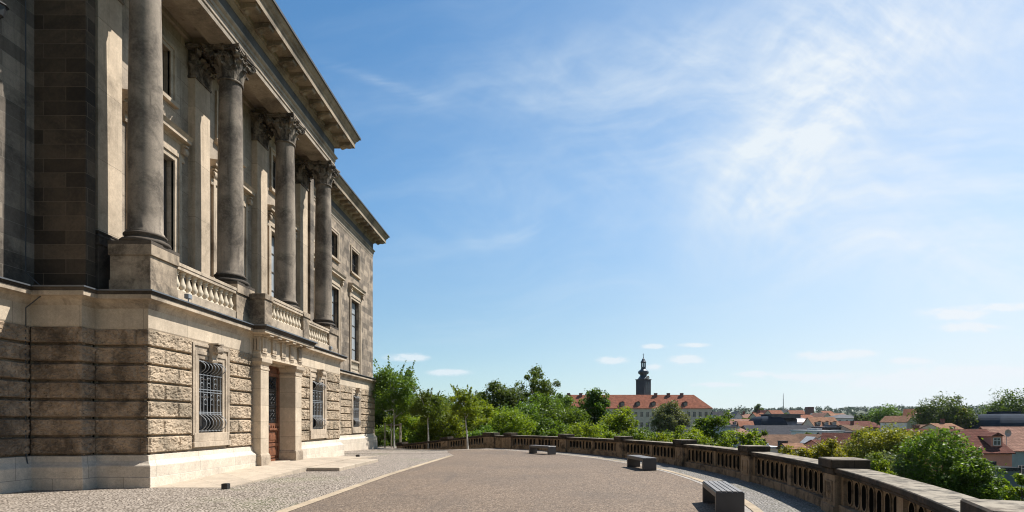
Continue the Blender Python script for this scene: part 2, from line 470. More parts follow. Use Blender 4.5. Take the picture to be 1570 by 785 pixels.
def ground_mat(name, kind):
    m, t, p, _ = mat(name)
    pos = t.n('ShaderNodeNewGeometry').outputs['Position']
    big = t.noise(pos, 0.22, 5, 0.6)
    mid = t.noise(pos, 1.3, 5, 0.65)
    bh = None
    if kind == 'gravel':
        vo = t.n('ShaderNodeTexVoronoi', i_Scale=36.0, feature='F1')
        link(t, pos, vo.inputs['Vector'])
        rnd = t.n('ShaderNodeSeparateColor', i_0=vo.outputs['Color']).outputs[0]
        v2 = t.n('ShaderNodeTexVoronoi', i_Scale=110.0, feature='F1')
        link(t, pos, v2.inputs['Vector'])
        r2 = t.n('ShaderNodeSeparateColor', i_0=v2.outputs['Color']).outputs[0]
        r = t.math('ADD', t.math('MULTIPLY', rnd, 0.6), t.math('MULTIPLY', r2, 0.4))
        c = t.mix(t.ramp(r, 0.1, 0.55), (0.054, 0.038, 0.026), (0.160, 0.110, 0.073))
        c = t.mix(t.ramp(r, 0.58, 0.85), c, (0.35, 0.265, 0.19))
        c = t.mix(t.ramp(big, 0.40, 0.70, 0, 0.45), c, (0.085, 0.068, 0.055))
        trk = t.noise(t.scaled(pos, (0.9, 0.10, 1.0)), 1.0, 5, 0.6, 0.8)
        c = t.mix(t.ramp(trk, 0.54, 0.72, 0, 0.45), c, (0.075, 0.062, 0.052))
        c = t.mix(t.ramp(mid, 0.5, 0.8, 0, 0.25), c, (0.20, 0.153, 0.117))
        bh = t.math('ADD', t.math('MULTIPLY', vo.outputs['Distance'], -0.7), t.math('MULTIPLY', rnd, 0.5))
        strength, rough = 0.8, 0.85
    else:
        sc_ = 14.0
        wp = t.n('ShaderNodeVectorMath', operation='MULTIPLY_ADD')
        nn = t.n('ShaderNodeTexNoise', i_Scale=1.1, i_Detail=2.0)
        link(t, pos, nn.inputs['Vector'])
        link(t, nn.outputs['Color'], wp.inputs[0])
        wp.inputs[1].default_value = (0.35, 0.35, 0)
        link(t, pos, wp.inputs[2])
        vo = t.n('ShaderNodeTexVoronoi', i_Scale=sc_, i_Randomness=0.55, feature='F1')
        link(t, wp.outputs[0], vo.inputs['Vector'])
        ve = t.n('ShaderNodeTexVoronoi', i_Scale=sc_, i_Randomness=0.55, feature='DISTANCE_TO_EDGE')
        link(t, wp.outputs[0], ve.inputs['Vector'])
        rnd = t.n('ShaderNodeSeparateColor', i_0=vo.outputs['Color']).outputs[0]
        a, b_, j = {'cobble': ((0.33, 0.275, 0.225), (0.54, 0.455, 0.375), (0.12, 0.094, 0.07)),
                    'cobbledark': ((0.17, 0.155, 0.14), (0.36, 0.325, 0.29), (0.095, 0.08, 0.06))}[kind]
        c = t.mix(rnd, a, b_)
        c = t.mix(t.ramp(mid, 0.35, 0.7, 0, 0.4), c, a)
        edge = t.ramp(ve.outputs['Distance'], 0.06, 0.20)
        c = t.mix(edge, j, c)
        moss = t.ramp(big, 0.52, 0.66, 0, 0.55)
        c = t.mix(t.math('MULTIPLY', moss, t.math('SUBTRACT', 1.0, edge)), c, (0.09, 0.11, 0.03))
        bh = t.math('ADD', edge, t.math('MULTIPLY', rnd, 0.3))
        strength, rough = 0.9, 0.7
    link(t, c, p.inputs['Base Color'])
    p.inputs['Roughness'].default_value = rough
    b = t.n('ShaderNodeBump', i_Strength=strength, i_Distance=0.02)
    link(t, bh, b.inputs['Height'])
    link(t, b.outputs[0], p.inputs['Normal'])
    return m


M['gravel'] = ground_mat('resin bound gravel', 'gravel')
M['cobble'] = ground_mat('small sett paving', 'cobble')
M['cobbledark'] = ground_mat('grey sett paving', 'cobbledark')
M['slab'] = stone('granite pavement slabs', (0.42, 0.365, 0.295), soot=(0.22, 0.19, 0.16), soot_lo=0.5, soot_hi=0.8, soot_amt=0.5, streak=0.0, bump=0.2, blocks=(1.3, 50, 20), bcon=0.12)
M['strip'] = stone('yellow stone strip', (0.40, 0.335, 0.25), soot=(0.20, 0.165, 0.125), soot_lo=0.48, soot_hi=0.75, soot_amt=0.6, streak=0.0, bump=0.2, blocks=(0.95, 50, 20), bcon=0.18, pits=0.3)
M['greystrip'] = stone('grey stone strip', (0.36, 0.34, 0.32), soot=(0.18, 0.16, 0.14), soot_lo=0.48, soot_hi=0.75, soot_amt=0.5, streak=0.0, bump=0.2, blocks=(0.5, 50, 20), bcon=0.2)


def leaf_mat(name, a, b, trans=0.35):
    m, t, p, out = mat(name)
    g = t.n('ShaderNodeNewGeometry')
    nz = t.noise(t.n('ShaderNodeTexCoord').outputs['Object'], 0.9, 4)
    f = t.math('ADD', t.math('MULTIPLY', g.outputs['Random Per Island'], 0.6), t.ramp(nz, 0.35, 0.65, 0, 0.4))
    c = t.mix(f, a, b)
    oi = t.n('ShaderNodeObjectInfo')
    hs = t.n('ShaderNodeHueSaturation', i_Color=c)
    link(t, t.math('ADD', 0.488, t.math('MULTIPLY', oi.outputs['Random'], 0.024)), hs.inputs['Hue'])
    link(t, t.math('ADD', 0.85, t.math('MULTIPLY', oi.outputs['Random'], 0.3)), hs.inputs['Value'])
    c = hs.outputs[0]
    link(t, c, p.inputs['Base Color'])
    p.inputs['Roughness'].default_value = 0.5
    p.inputs['Specular IOR Level'].default_value = 0.3
    tr = t.n('ShaderNodeBsdfTranslucent')
    link(t, t.mix(1.0, c, (1.5, 1.35, 0.6), 'MULTIPLY'), tr.inputs[0])
    mx = t.n('ShaderNodeMixShader', i_0=trans)
    link(t, p.outputs[0], mx.inputs[1])
    link(t, tr.outputs[0], mx.inputs[2])
    link(t, mx.outputs[0], out.inputs[0])
    return m


LEAF = {
    'mid': leaf_mat('green leaves', (0.044, 0.086, 0.010), (0.135, 0.215, 0.028), 0.45),
    'dark': leaf_mat('dark green leaves', (0.030, 0.062, 0.009), (0.105, 0.165, 0.022), 0.4),
    'bright': leaf_mat('bright green leaves', (0.080, 0.128, 0.010), (0.215, 0.285, 0.026), 0.5),
    'yellow': leaf_mat('yellow green leaves', (0.12, 0.15, 0.016), (0.27, 0.28, 0.035), 0.5),
    'linden': leaf_mat('flowering linden leaves', (0.085, 0.125, 0.014), (0.30, 0.31, 0.05), 0.45),
    'grey': leaf_mat('grey green leaves', (0.075, 0.105, 0.045), (0.19, 0.23, 0.10), 0.35),
    'far': leaf_mat('distant leaves', (0.020, 0.042, 0.016), (0.048, 0.080, 0.028), 0.2),
}


def terrain_mat():
    m, t, p, _ = mat('hillside grass and soil')
    pos = t.n('ShaderNodeNewGeometry').outputs['Position']
    a = t.noise(pos, 0.05, 6, 0.6)
    b = t.noise(pos, 1.7, 5, 0.6)
    c = t.mix(t.ramp(a, 0.35, 0.65), (0.045, 0.065, 0.022), (0.10, 0.10, 0.055))
    c = t.mix(t.ramp(b, 0.3, 0.7, 0, 0.6), c, (0.035, 0.045, 0.018))
    link(t, c, p.inputs['Base Color'])
    p.inputs['Roughness'].default_value = 0.95
    return m


M['terrain'] = terrain_mat()


def roof_mat(name, col, row=0.32, var=0.25):
    m, t, p, _ = mat(name)
    tcn = t.n('ShaderNodeTexCoord').outputs['Object']
    s = t.n('ShaderNodeSeparateXYZ', i_0=tcn)
    v = t.n('ShaderNodeCombineXYZ', i_0=t.math('ADD', s.outputs[0], s.outputs[1]), i_1=t.math('MULTIPLY', s.outputs[2], 1.3), i_2=0.0)
    br = t.n('ShaderNodeTexBrick', i_Scale=1.0, i_Mortar_Size=0.035, i_Mortar_Smooth=0.4, i_Brick_Width=row * 0.9, i_Row_Height=row,
             i_Color1=tuple(x * (1 - var) for x in col) + (1,), i_Color2=tuple(x * (1 + var) for x in col) + (1,), i_Mortar=tuple(x * 0.35 for x in col) + (1,))
    link(t, v.outputs[0], br.inputs['Vector'])
    n1 = t.noise(tcn, 0.6, 5, 0.6)
    c = t.mix(t.ramp(n1, 0.4, 0.7, 0, 0.5), br.outputs[0], [x * 0.55 for x in col])
    link(t, c, p.inputs['Base Color'])
    p.inputs['Roughness'].default_value = 0.95
    p.inputs['Specular IOR Level'].default_value = 0.08
    b = t.n('ShaderNodeBump', i_Strength=0.4, i_Distance=0.05, invert=True)
    link(t, br.outputs['Fac'], b.inputs['Height'])
    link(t, b.outputs[0], p.inputs['Normal'])
    return m


ROOF = {'orange': roof_mat('orange roof tiles', (0.30, 0.135, 0.085)), 'salmon': roof_mat('sunbleached roof tiles', (0.34, 0.195, 0.145)),
        'red': roof_mat('dark red roof tiles', (0.165, 0.068, 0.052)), 'tan': roof_mat('tan roof tiles', (0.32, 0.175, 0.11)),
        'slate': roof_mat('slate roof', (0.065, 0.066, 0.075)), 'brown': roof_mat('brown roof tiles', (0.19, 0.115, 0.078)), 'navy': plain('dark navy glass roof', (0.018, 0.028, 0.045), 0.9, 0.0, scale=0.4, spec=0.1),
        'grey': roof_mat('grey roofing felt', (0.15, 0.15, 0.16), 3.0, 0.08), 'white': roof_mat('pale sheet roofing', (0.5, 0.5, 0.5), 2.5, 0.06),
        'castle': roof_mat('castle roof tiles', (0.27, 0.105, 0.065), 0.6), 'copper': plain('dark blue sheet metal', (0.045, 0.058, 0.075), 0.45, 0.4, scale=0.4),
        'metal': plain('lit sheet metal', (0.22, 0.20, 0.20), 0.4, 0.5, var=0.3, scale=0.5)}
WALL = {k: plain(k + ' render', c, 0.9, var=0.1, scale=0.8) for k, c in {
    'white': (0.68, 0.67, 0.64), 'cream': (0.55, 0.48, 0.37), 'grey': (0.36, 0.36, 0.35), 'pink': (0.60, 0.25, 0.185), 'blue': (0.20, 0.30, 0.33),
    'brick': (0.36, 0.16, 0.10), 'ochre': (0.40, 0.27, 0.12), 'castle': (0.58, 0.51, 0.41), 'darkbrick': (0.17, 0.075, 0.06), 'slate': (0.028, 0.036, 0.048),
    'bluegrey': (0.10, 0.13, 0.155), 'dark': (0.05, 0.047, 0.048)}.items()}
M['farwin'] = glass('far window glass', (0.05, 0.055, 0.065), 0.1)

rng = np.random.default_rng(7)
random.seed(7)


def hsh(ix, iy, seed):
    n = (ix.astype(np.int64) * 374761393 + iy.astype(np.int64) * 668265263 + seed * 1442695041) & 0x7fffffff
    n = ((n ^ (n >> 13)) * 1274126177) & 0x7fffffff
    return ((n ^ (n >> 16)) & 0xffff) / 65535.0


def vnoise(x, y, seed=0):
    x0, y0 = np.floor(x), np.floor(y)
    fx, fy = x - x0, y - y0
    fx, fy = fx * fx * (3 - 2 * fx), fy * fy * (3 - 2 * fy)
    a, b = hsh(x0, y0, seed), hsh(x0 + 1, y0, seed)
    c, d = hsh(x0, y0 + 1, seed), hsh(x0 + 1, y0 + 1, seed)
    return (a * (1 - fx) + b * fx) * (1 - fy) + (c * (1 - fx) + d * fx) * fy


def sstep(a, b, x):
    t = np.clip((x - a) / (b - a), 0, 1)
    return t * t * (3 - 2 * t)


# ------------------------------------------------------------------ the ground
CX, CY, RB = -23.7, 16.2, 30.0           # centre and radius of the curved terrace edge


def z_plaza(x, y):
    return -0.34 * sstep(29, 44, y) * sstep(-1, -8, x)


def z_terr(x, y):
    x, y = np.asarray(x, float), np.asarray(y, float)
    r = np.hypot(x - CX, y - CY) - RB
    d = np.maximum(np.maximum(r, y - 46), 0)
    far = np.hypot(x, y)
    h = -4.2 - 9.5 * sstep(0, 75, d) + 46 * sstep(520, 1700, far) + 6 * (vnoise(x / 400, y / 400, 3) - 0.5) * sstep(500, 1200, far)
    return h


def grid_sheet(name, xs, ys, zf, m):
    X, Y = np.meshgrid(xs, ys)
    Z = zf(X, Y)
    nx, ny = len(xs), len(ys)
    mb = MB()
    idx = np.arange(nx * ny).reshape(ny, nx)
    fs = np.stack([idx[:-1, :-1], idx[:-1, 1:], idx[1:, 1:], idx[1:, :-1]], -1).reshape(-1, 4)
    mb.v = list(map(tuple, np.stack([X, Y, Z], -1).reshape(-1, 3)))
    mb.f = list(map(tuple, fs))
    mb.sm = [True] * len(mb.f)
    return build(name, mb, m, recalc=False)


def nonuni(lo, hi, near, n):
    t = np.linspace(-1, 1, n)
    s = np.sinh(t * 5.5) / np.sinh(5.5)
    return np.where(s < 0, -s * lo, s * hi)


o = grid_sheet('hillside', nonuni(-5000, 6000, 0, 151), nonuni(-600, 6000, 0, 141), z_terr, M['terrain'])
tag(o, kind='structure')


def clip_sheet(name, poly, zoff, m, step=1.0):
    """a sheet of polygon outline poly that follows the plaza's level"""
    bm = bmesh.new()
    vs = [bm.verts.new((x, y, 0)) for x, y in poly]
    bm.faces.new(vs)
    xs = [p[0] for p in poly]
    ys_ = [p[1] for p in poly]
    for y in np.arange(math.floor(min(ys_)), max(ys_), step):
        if y > 28:
            bmesh.ops.bisect_plane(bm, geom=bm.verts[:] + bm.edges[:] + bm.faces[:], plane_co=(0, y, 0), plane_no=(0, 1, 0))
    for x in np.arange(math.floor(min(xs)), max(xs), step):
        if -9 < x < 0:
            bmesh.ops.bisect_plane(bm, geom=bm.verts[:] + bm.edges[:] + bm.faces[:], plane_co=(x, 0, 0), plane_no=(1, 0, 0))
    for v in bm.verts:
        v.co.z = float(z_plaza(v.co.x, v.co.y)) + zoff
    bmesh.ops.recalc_face_normals(bm, faces=bm.faces)
    me = bpy.data.meshes.new(name)
    bm.to_mesh(me)
    bm.free()
    me.materials.append(m)
    ob = bpy.data.objects.new(name, me)
    COL.objects.link(ob)
    return tag(ob, kind='structure')


def arc(rad, a0, a1, n):
    return [(CX + rad * math.cos(R(a)), CY + rad * math.sin(R(a))) for a in np.linspace(a0, a1, n)]


# paved platform: setts everywhere, the resin gravel a few millimetres above
edge = arc(RB + 0.35, -75, 43.6, 60)
plat = [(-45, -25)] + edge + [(-3.0, 38.25), (-3.9, 38.7), (-10.8, 43.4), (-11.4, 48.5), (-45, 48.5)]
clip_sheet('sett_paving', plat, 0.0, M['cobble'])
inner = arc(28.2, -70, 33.5, 50)
sx = [(-4.86, 8), (-4.86, 18), (-4.72, 22), (-4.45, 28.4)]
gr = [(-4.95, -12)] + [p for p in inner if p[0] > -4.9] + [(-4.2, 37.0), (-6.0, 36.5), (-5.2, 32), (-4.3, 28.4)] + sx[::-1][1:]
gr = [p for p in gr]
clip_sheet('gravel_plaza', gr, 0.004, M['gravel'])
ring_in, ring_out = arc(28.55, -60, 33.5, 60), arc(30.1, -60, 33.5, 60)
clip_sheet('sett_walk', ring_in + ring_out[::-1], 0.004, M['cobbledark'])
clip_sheet('stone_border', arc(28.36, -60, 33.2, 60) + arc(28.55, -60, 33.2, 60)[::-1], 0.012, M['strip'])
clip_sheet('drain_border', arc(28.2, -60, 33.2, 60) + arc(28.33, -60, 33.2, 60)[::-1], 0.010, M['greystrip'])
st = [(-4.86 - 0.12, -5)] + [(x - 0.12, y) for x, y in sx[1:]] + [(x + 0.12, y) for x, y in sx[1:][::-1]] + [(-4.86 + 0.12, -5)]
clip_sheet('paving_strip', st, 0.012, M['strip'])
# retaining wall under the terrace edge
mb = MB()
path = edge[::-1]
rw = [(x, y) for x, y in edge] + [(-3.0, 38.25), (-3.9, 38.7), (-10.8, 43.4), (-11.4, 48.5), (-45, 48.5)]
for (a, b) in zip(rw[:-1], rw[1:]):
    mb.quad((a[0], a[1], -6.5), (b[0], b[1], -6.5), (b[0], b[1], float(z_plaza(*b)) - 0.003), (a[0], a[1], float(z_plaza(*a)) - 0.003))
tag(build('retaining_wall', mb, M['bal'], recalc=False), 'sandstone retaining wall carrying the terrace above the town slope', 'wall', kind='structure')

# ------------------------------------------------------------------ the archive building
B = thing('archive_building', 'monumental sandstone building with column portico and rusticated ground floor beside the terrace', 'building', (-13, 21.63, 0))
YC = 21.63
XF, XS, XW = -10.3, -11.7, -13.0                     # portico front, step, wing
Y0, Y1 = YC - 7.0, YC + 7.0
YE0, YE1 = YC - 22.27, YC + 22.27
COLY = [15.30 + 4.22 * k for k in range(4)]
BAY = [(COLY[k] + COLY[k + 1]) / 2 for k in range(3)]
LOW = [(-30, YE0), (XW, YE0), (XW, Y0 - 0.43), (XS, Y0 - 0.43), (XS, Y0), (XF, Y0), (XF, Y1), (XS, Y1), (XS, Y1 + 0.43), (XW, Y1 + 0.43), (XW, YE1), (-30, YE1)]
XU, XUS, XL = -13.06, -11.73, -12.05
UP = [(-30, YE0 + 0.1), (XU, YE0 + 0.1), (XU, Y0 - 0.26), (XUS, Y0 - 0.26), (XUS, Y0 + 0.06), (XL, Y0 + 0.06), (XL, Y1 - 0.06), (XUS, Y1 - 0.06), (XUS, Y1 + 0.36), (XU, Y1 + 0.36), (XU, YE1 - 0.1), (-30, YE1 - 0.1)]
WINGB = [YC + 9.45 + 4.22 * k for k in range(3)]      # far wing bays 31.1, 35.3, 39.5
NEARB = [2 * YC - y - 0.75 for y in WINGB]


def wall_face(mb, X, y0, y1, z0, z1, openings, depth):
    ys_ = sorted({y0, y1} | {v for o_ in openings for v in o_[:2]})
    zs_ = sorted({z0, z1} | {v for o_ in openings for v in o_[2:]})
    for a, b in zip(ys_[:-1], ys_[1:]):
        for c, d in zip(zs_[:-1], zs_[1:]):
            if not any(o_[0] <= a and b <= o_[1] and o_[2] <= c and d <= o_[3] for o_ in openings):
                mb.quad((X, a, c), (X, b, c), (X, b, d), (X, a, d))
    for a, b, c, d in openings:
        q = X - depth
        mb.quad((X, a, c), (q, a, c), (q, a, d), (X, a, d))
        mb.quad((X, b, c), (X, b, d), (q, b, d), (q, b, c))
        mb.quad((X, a, c), (X, b, c), (q, b, c), (q, a, c))
        mb.quad((X, a, d), (q, a, d), (q, b, d), (X, b, d))


GW, GZ0, GZ1 = 0.62, 1.39, 3.64          # ground-floor window half width, sill, head
TW, TZ0, TZ1 = 0.90, 6.10, 10.35         # tall window
SW, SZ0, SZ1 = 0.72, 12.25, 13.85        # small upper window


def win(y, w_, z0, z1):
    return (y - w_, y + w_, z0, z1)


core = MB()
core_x = 0.06
# ground-floor core wall, a hand behind the rock-faced courses
segs = [(XW, YE0, Y0 - 0.43, [win(y, GW, GZ0, GZ1) for y in NEARB]), (XF, Y0, Y1, [win(BAY[0], GW, GZ0, GZ1), win(BAY[2], GW, GZ0, GZ1), (YC - 1.2, YC + 1.2, 0.0, 3.95)]),
        (XW, Y1 + 0.43, YE1, [win(y, GW, GZ0, GZ1) for y in WINGB])]
for X, a, b, ops in segs:
    wall_face(core, X - core_x, a, b, -0.6, 4.9, ops, 0.34)
for X, a, b in ((XS, Y0 - 0.43, Y0), (XS, Y1, Y1 + 0.43)):
    core.quad((X - core_x, a, -0.6), (X - core_x, b, -0.6), (X - core_x, b, 4.9), (X - core_x, a, 4.9))
for y, xa, xb in ((YE0, -30, XW), (Y0 - 0.43, XW, XS), (Y0, XS, XF), (Y1, XF, XS), (Y1 + 0.43, XS, XW), (YE1, XW, -30)):
    s_ = core_x if y in (YE0, Y0 - 0.43, Y0) else -core_x
    core.quad((xa - core_x, y + s_, -0.6), (xb - core_x, y + s_, -0.6), (xb - core_x, y + s_, 4.9), (xa - core_x, y + s_, 4.9))
build('ground_floor_wall', core, M['trim'], B, recalc=False)


def rustic(mb, p0, p1, zs_, seed, gaps=(), e0=0.05, e1=0.05, ds=0.030, amp=0.090):
    (xa, ya), (xb, yb) = p0, p1
    L = math.hypot(xb - xa, yb - ya)
    tx, ty = (xb - xa) / L, (yb - ya) / L
    nx, ny = ty, -tx
    for ci, (za, zb) in enumerate(zip(zs_[:-1], zs_[1:])):
        free = [(-e0, L + e1)]
        for g0, g1 in gaps:
            nf = []
            for a, b in free:
                if g1 <= a or g0 >= b:
                    nf.append((a, b))
                else:
                    if g0 > a: nf.append((a, g0))
                    if g1 < b: nf.append((g1, b))
            free = nf
        for a, b in free:
            ns = max(3, int((b - a) / ds))
            nz = 17
            s = np.linspace(a, b, ns + 1)
            tt = np.concatenate([[0, 0.10, 0.12], np.linspace(0.16, 0.93, nz), [0.97, 1.0]])
            S, T = np.meshgrid(s, tt)
            Z = za + (zb - za) * T
            n1 = vnoise(S * 10 + 3.1 * vnoise(S * 3, Z * 3, seed), Z * 12 + 2, seed + ci)
            n2 = vnoise(S * 22 + Z * 12, Z * 26 - S * 10, seed + 11)
            n3 = vnoise(S * 33, Z * 37, seed + 23)
            rid = 1 - np.abs(2 * vnoise(S * 15 - Z * 10, Z * 17 + S * 7, seed + 31) - 1)
            off = amp * (0.42 * n1 + 0.3 * n2 + 0.16 * n3 + 0.26 * rid) + 0.01
            # vertical joints between the blocks
            pitch = 1.25
            ph = (S / pitch + 0.5 * (ci % 2) + 0.13 * hsh(np.floor(S / pitch), np.floor(S * 0) + ci, seed)) % 1.0
            jd = np.minimum(ph, 1 - ph) * pitch
            off = off * (0.35 + 0.65 * sstep(0.004, 0.035, jd))
            endd = np.minimum(S - a, b - S)
            k = sstep(0, 0.03, endd)
            off = off * k + (0.05 if (a <= 0 or b >= L) else 0.02) * (1 - k)
            if a <= 0 and e0 >= 0:
                off = np.where((S - a) < 0.02, e0, off)
            if b >= L and e1 >= 0:
                off = np.where((b - S) < 0.02, e1, off)
            gro = np.where(T < 0.02, -0.055, np.where(T < 0.11, -0.05, np.where(T > 0.985, -0.02, off)))
            off = np.where(T < 0.14, np.minimum(off, 0.04), off)
            off = np.where(T > 0.95, np.minimum(off, 0.03), off)
            off = np.where((T < 0.11) | (T > 0.985), gro, off)
            P = np.stack([xa + tx * S + nx * off, ya + ty * S + ny * off, Z], -1).reshape(-1, 3)
            h_, w_ = S.shape
            idx = np.arange(h_ * w_).reshape(h_, w_)
            fs = np.stack([idx[:-1, :-1], idx[:-1, 1:], idx[1:, 1:], idx[1:, :-1]], -1).reshape(-1, 4)
            mb.add(list(map(tuple, P)), list(map(tuple, fs)), False)


CRS = list(np.linspace(0.85, 4.17, 8))
fr = 1.0


def gaps_for(ys_, y0):
    return [(y - fr - y0, y + fr - y0) for y in ys_]


def rustic_run(p0, p1, seed, gaps=(), e0=0.05, e1=0.05, ds=0.036, m='rustic'):
    """one object for each stretch of wall between the openings"""
    L = math.hypot(p1[0] - p0[0], p1[1] - p0[1])
    cuts = [0.0] + [v for g in gaps for v in g] + [L]
    for a, b in zip(cuts[0::2], cuts[1::2]):
        q = MB()
        others = ([(-1, a)] if a > 0 else []) + ([(b, L + 1)] if b < L else [])
        rustic(q, p0, p1, CRS, seed, others, e0, e1, ds)
        build('rusticated_wall', q, M[m], B, recalc=False)


rustic_run((XF, Y0), (XF, Y1), 5, [(BAY[0] - fr - Y0, BAY[0] + fr - Y0), (YC - 1.75 - Y0, YC + 1.75 - Y0), (BAY[2] - fr - Y0, BAY[2] + fr - Y0)])
rustic_run((XW, Y1 + 0.43), (XW, YE1), 15, gaps_for(WINGB, Y1 + 0.43), e0=-0.05, ds=0.06)
rustic_run((XW, YE0), (XW, Y0 - 0.43), 25, gaps_for(sorted(NEARB), YE0), e1=-0.05, ds=0.05, m='rusticshade')
rustic_run((XW, Y0 - 0.43), (XS, Y0 - 0.43), 35, e0=-0.05, m='rusticshade')
rustic_run((XS, Y0 - 0.43), (XS, Y0), 45, e1=-0.05, m='rusticshade')
rustic_run((XS, Y0), (XF, Y0), 55, e0=-0.05, m='rusticshade')
rustic_run((XF, Y1), (XS, Y1), 65, e1=-0.05, ds=0.1)
rustic_run((XS, Y1), (XS, Y1 + 0.43), 66, ds=0.1)
rustic_run((XS, Y1 + 0.43), (XW, Y1 + 0.43), 67, e1=-0.05, ds=0.1)
rustic_run((XW, YE1), (-30, YE1), 68, ds=0.15)


def cut_path(path, lo, hi):
    """LOW path split at the doorway on the portico front"""
    i = path.index((XF, Y0))
    return path[:i + 1] + [(XF, lo)], [(XF, hi)] + path[i + 1:]


PL = [(-0.04, -0.7), (0.22, -0.7), (0.22, 0.27), (0.205, 0.285), (0.205, 0.56), (0.19, 0.585), (0.13, 0.63), (0.075, 0.70), (0.055, 0.80), (0.05, 0.84), (-0.1, 0.86)]
mb = MB()
pa, pb = cut_path(LOW, YC - 1.75, YC + 1.75)
mb.sweep(pa, PL)
mb.sweep(pb, PL)
build('plinth', mb, M['plinth'], B, bevel=0.006)
mb = MB()
mb.sweep(pa, [(-0.08, 4.15), (0.03, 4.15), (0.05, 4.20), (0.05, 4.70), (-0.08, 4.70)])
mb.sweep(pb, [(-0.08, 4.15), (0.03, 4.15), (0.05, 4.20), (0.05, 4.70), (-0.08, 4.70)])
build('smooth_band', mb, M['band'], B)
mb = MB()
mb.sweep(LOW, [(-0.1, 4.70), (0.06, 4.70), (0.075, 4.76), (0.11, 4.83), (0.17, 4.88), (0.19, 4.90), (0.30, 4.91), (0.30, 5.02), (-0.2, 5.03)])
build('string_course', mb, M['trim'], B, bevel=0.004)
mb = MB()
mb.sweep(LOW, [(-0.1, 5.021), (0.305, 5.021), (0.31, 5.05), (0.345, 5.12), (-0.2, 5.135)])
build('sooty_coping', mb, M['basesoot'], B)
mb = MB()
mb.sweep(LOW, [(0.345, 5.10), (0.37, 5.10), (0.37, 5.135), (-0.9, 5.185), (-0.9, 5.15), (0.345, 5.125)])
build('lead_flashing', mb, M['flash'], B)


# --- windows
def baluster_prof(z0, z1, r):
    h = z1 - z0
    return [(r * a, z0 + h * b) for a, b in ((1.0, 0), (1.0, 0.07), (0.62, 0.10), (0.78, 0.16), (1.05, 0.27), (1.05, 0.35), (0.72, 0.50), (0.50, 0.66), (0.48, 0.76), (0.78, 0.80), (0.55, 0.84), (0.9, 0.93), (1.0, 0.94), (1.0, 1.0))]


def glazing(y, w_, z0, z1, X, nv, nh, th=0.035, fw=0.07):
    """casement frame with bars, set at depth X"""
    m = MB()
    m.box(X, X + 0.05, y - w_, y - w_ + fw, z0, z1)
    m.box(X, X + 0.05, y + w_ - fw, y + w_, z0, z1)
    m.box(X, X + 0.05, y - w_ + fw, y + w_ - fw, z1 - fw, z1)
    m.box(X, X + 0.05, y - w_ + fw, y + w_ - fw, z0, z0 + fw)
    for k in range(1, nv):
        yy = y - w_ + 2 * w_ * k / nv
        m.box(X + 0.002, X + 0.044, yy - th, yy + th, z0 + fw, z1 - fw)
    for k in range(1, nh):
        zz = z0 + (z1 - z0) * k / nh
        m.box(X + 0.004, X + 0.04, y - w_ + fw, y + w_ - fw, zz - th * 0.7, zz + th * 0.7)
    return m


def pane(y, w_, z0, z1, X):
    m = MB()
    m.box(X - 0.02, X + 0.012, y - w_ + 0.02, y + w_ - 0.02, z0 + 0.02, z1 - 0.02)
    return m


def frame_prof(mb, X, y, w_, z0, z1, fw, out, bottom=False):
    """stone architrave, two fasciae, around an opening"""
    for a, b, o_ in ((0.0, fw * 0.55, out * 0.55), (fw * 0.55, fw, out)):
        mb.box(X - 0.07, X + o_, y - w_ - b, y - w_ - a, z0, z1 + b)
        mb.box(X - 0.07, X + o_, y + w_ + a, y + w_ + b, z0, z1 + b)
        mb.box(X - 0.07, X + o_ - 0.001, y - w_ - a, y + w_ + a, z1 + a, z1 + b)


def grille(X, y, w_, z0, z1):
    m = MB()
    n = 7
    for k in range(n):
        yy = y - w_ + 0.09 + (2 * w_ - 0.18) * k / (n - 1)
        pts = [(X + 0.03, yy, z0 + 0.03)]
        for t in np.linspace(0, 1, 9):
            pts.append((X + 0.05 + 0.20 * math.sin(math.pi * min(1, t * 1.0)) ** 0.8, yy, z0 + 0.05 + 0.5 * t))
        pts.append((X + 0.05, yy, z1 - 0.55))
        for t in np.linspace(0, 1, 8):
            pts.append((X + 0.05 + 0.17 * math.sin(math.pi * t) ** 0.8, yy, z1 - 0.42 + 0.36 * t))
        pts.append((X + 0.03, yy, z1 - 0.03))
        m.tube(pts, 0.014, 4)
    for zz in (z0 + 0.58, z0 + 0.63, z0 + 1.25, z0 + 1.33, z1 - 0.47, z0 + 0.06, z1 - 0.06):
        m.box(X + 0.035, X + 0.06, y - w_ + 0.02, y + w_ - 0.02, zz - 0.012, zz + 0.012)
    for k in range(n - 1):
        ya = y - w_ + 0.09 + (2 * w_ - 0.18) * (k + 0.5) / (n - 1)
        for zz, r in ((z0 + 0.95, 0.085), (z0 + 1.12, 0.07), (z0 + 1.47, 0.07), (z0 + 1.62, 0.085)):
            if (k + int(zz * 10)) % 2:
                continue
            ring = [(X + 0.05, ya + r * math.cos(t), zz + r * math.sin(t)) for t in np.linspace(0, 5.2, 11)]
            m.tube(ring, 0.009, 4)
    return m


